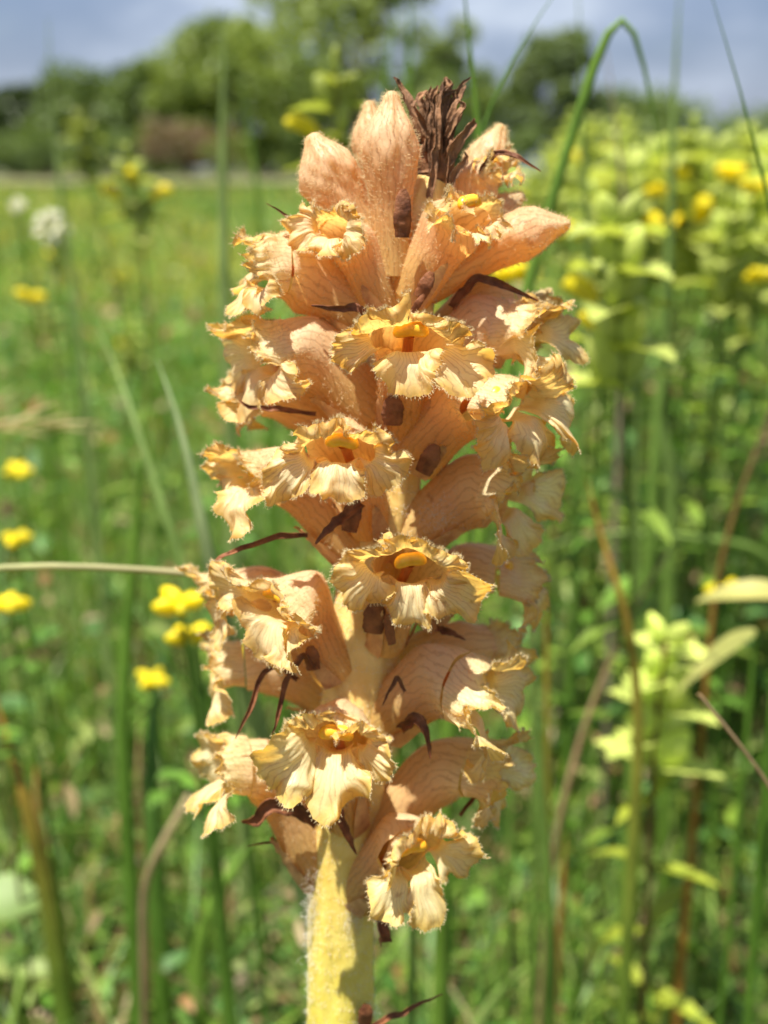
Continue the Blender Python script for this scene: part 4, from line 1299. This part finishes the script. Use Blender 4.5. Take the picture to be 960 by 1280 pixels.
def white_flower(px, py, dist, label, size, seed):
    rg = np.random.default_rng(seed)
    loc, h = gpos(px, py, dist)
    root = empty('white_flower', loc)
    zs = np.linspace(0, 1, 8)
    V, Fc = tube_along(np.stack([0.01 * np.sin(zs * 3), 0 * zs, zs * h - .004], 1), np.full(8, 0.0013), 6)
    mesh_obj('stem', V, Fc, M_leaf, root, solid(V, gA))
    for k in range(46):
        d = norm(rg.normal(size=3) + np.array([0, 0, .35]))
        ax2 = norm(np.cross(d, [0.1, .2, 1.0])); ax1 = np.cross(ax2, d)
        V, Fc = ellipsoid(np.array([0, 0, h]) + d * size * .7, (ax1, ax2, d), (size * .14, size * .09, size * .36), 5, 6)
        mesh_obj('petal', V, Fc, M_petal2, root, solid(V, (0.82, 0.82, 0.78)))
    return tag(root, label, 'wildflower')
white_flower(65, 287, .75, 'round white flower head standing above the pale meadow', 0.0125, 3)
white_flower(22, 258, 1.0, 'smaller white flower head behind the round white one', 0.0075, 4)

# ---- dry seed head at the meadow edge
def seed_head():
    p = at(30, 495, .42); loc = np.array([p[0] - .02, p[1], ground_z(p[0], p[1])])
    root = empty('seed_head', loc)
    q = np.array([[0, 0, 0], [-.004, 0, (p[2]) * .6], [0.0, 0, p[2] - .004], [.012, 0, p[2] + 0.0], ])
    V, Fc = tube_along(np.stack([np.interp(np.linspace(0, 3, 16), range(4), q[:, k]) for k in range(3)], 1), np.full(16, .0009), 6)
    mesh_obj('stem', V, Fc, M_leaf, root, solid(V, (0.25, .22, .10)))
    rg = np.random.default_rng(5)
    for k in range(9):
        b = np.array([0.000 + 0.003 * k, rg.normal(0, .001), p[2] - .002])
        V, Fc = ribbon_leaf(b, np.array([1, rg.normal(0, .3), rg.uniform(0, .7)]), np.array([0, 0, 1.0]), .024, .004, 9, .1)
        mesh_obj('spikelet', V, Fc, M_leaf, root, solid(V, (0.36, .30, .17)))
    tag(root, 'dry brownish grass seed head leaning over the thicket', 'grass head')
seed_head()

# ---- broad leaves near the ground
def broad_leaf(px, py, dist, ang, Lg, W, col, label, el=0.3):
    loc, h = gpos(px, py, dist)
    root = empty('broad_leaf', loc)
    d = np.array([math.cos(ang), math.sin(ang) * .6, el])
    p0 = np.array([0, 0, h])
    V, Fc = tube_along([[0, 0, -.003], [0.002, 0, h * .5], p0], [.0014, .0012, .001], 6)
    mesh_obj('stalk', V, Fc, M_leaf, root, solid(V, gA))
    V, Fc = ribbon_leaf(p0, d, np.array([0, -.5, 1.0]), Lg, W, 17, .35, 0.03, .12)
    mesh_obj('blade', V, Fc, M_leaf, root, solid(V, col))
    tag(root, label, 'leaf', 'single broad leaves near the ground')
broad_leaf(-25, 1130, .42, 0.2, .03, .026, (0.20, .30, .09), 'broad pale green leaf over a dark soil hollow', .3)
broad_leaf(545, 1290, .44, 1.6, .05, .016, (0.05, .11, .02), 'dark green shade-toned leaf standing behind the stem', 1.4)  # very dark base colour stands in for the shadow beside the stem
broad_leaf(20, 1215, .46, .1, .035, .012, (0.22, .30, .06), 'narrow light leaf at the meadow edge near soil', .2)
broad_leaf(945, 790, .36, 2.4, .03, .011, (0.42, .42, .14), 'pale yellow folded leaf beside the spiky rattle', -.6)
broad_leaf(990, 745, .38, 2.8, .034, .012, (0.40, .38, .12), 'cream edged leaf above the folded one', .2)
broad_leaf(720, 1265, .46, .7, .036, .012, (0.36, .40, .05), 'yellow green leaf low over the brown litter', .3)
broad_leaf(850, 1245, .46, 2.6, .036, .012, (0.34, .38, .05), 'yellow green leaf crossing the reddish stem foot', .2)
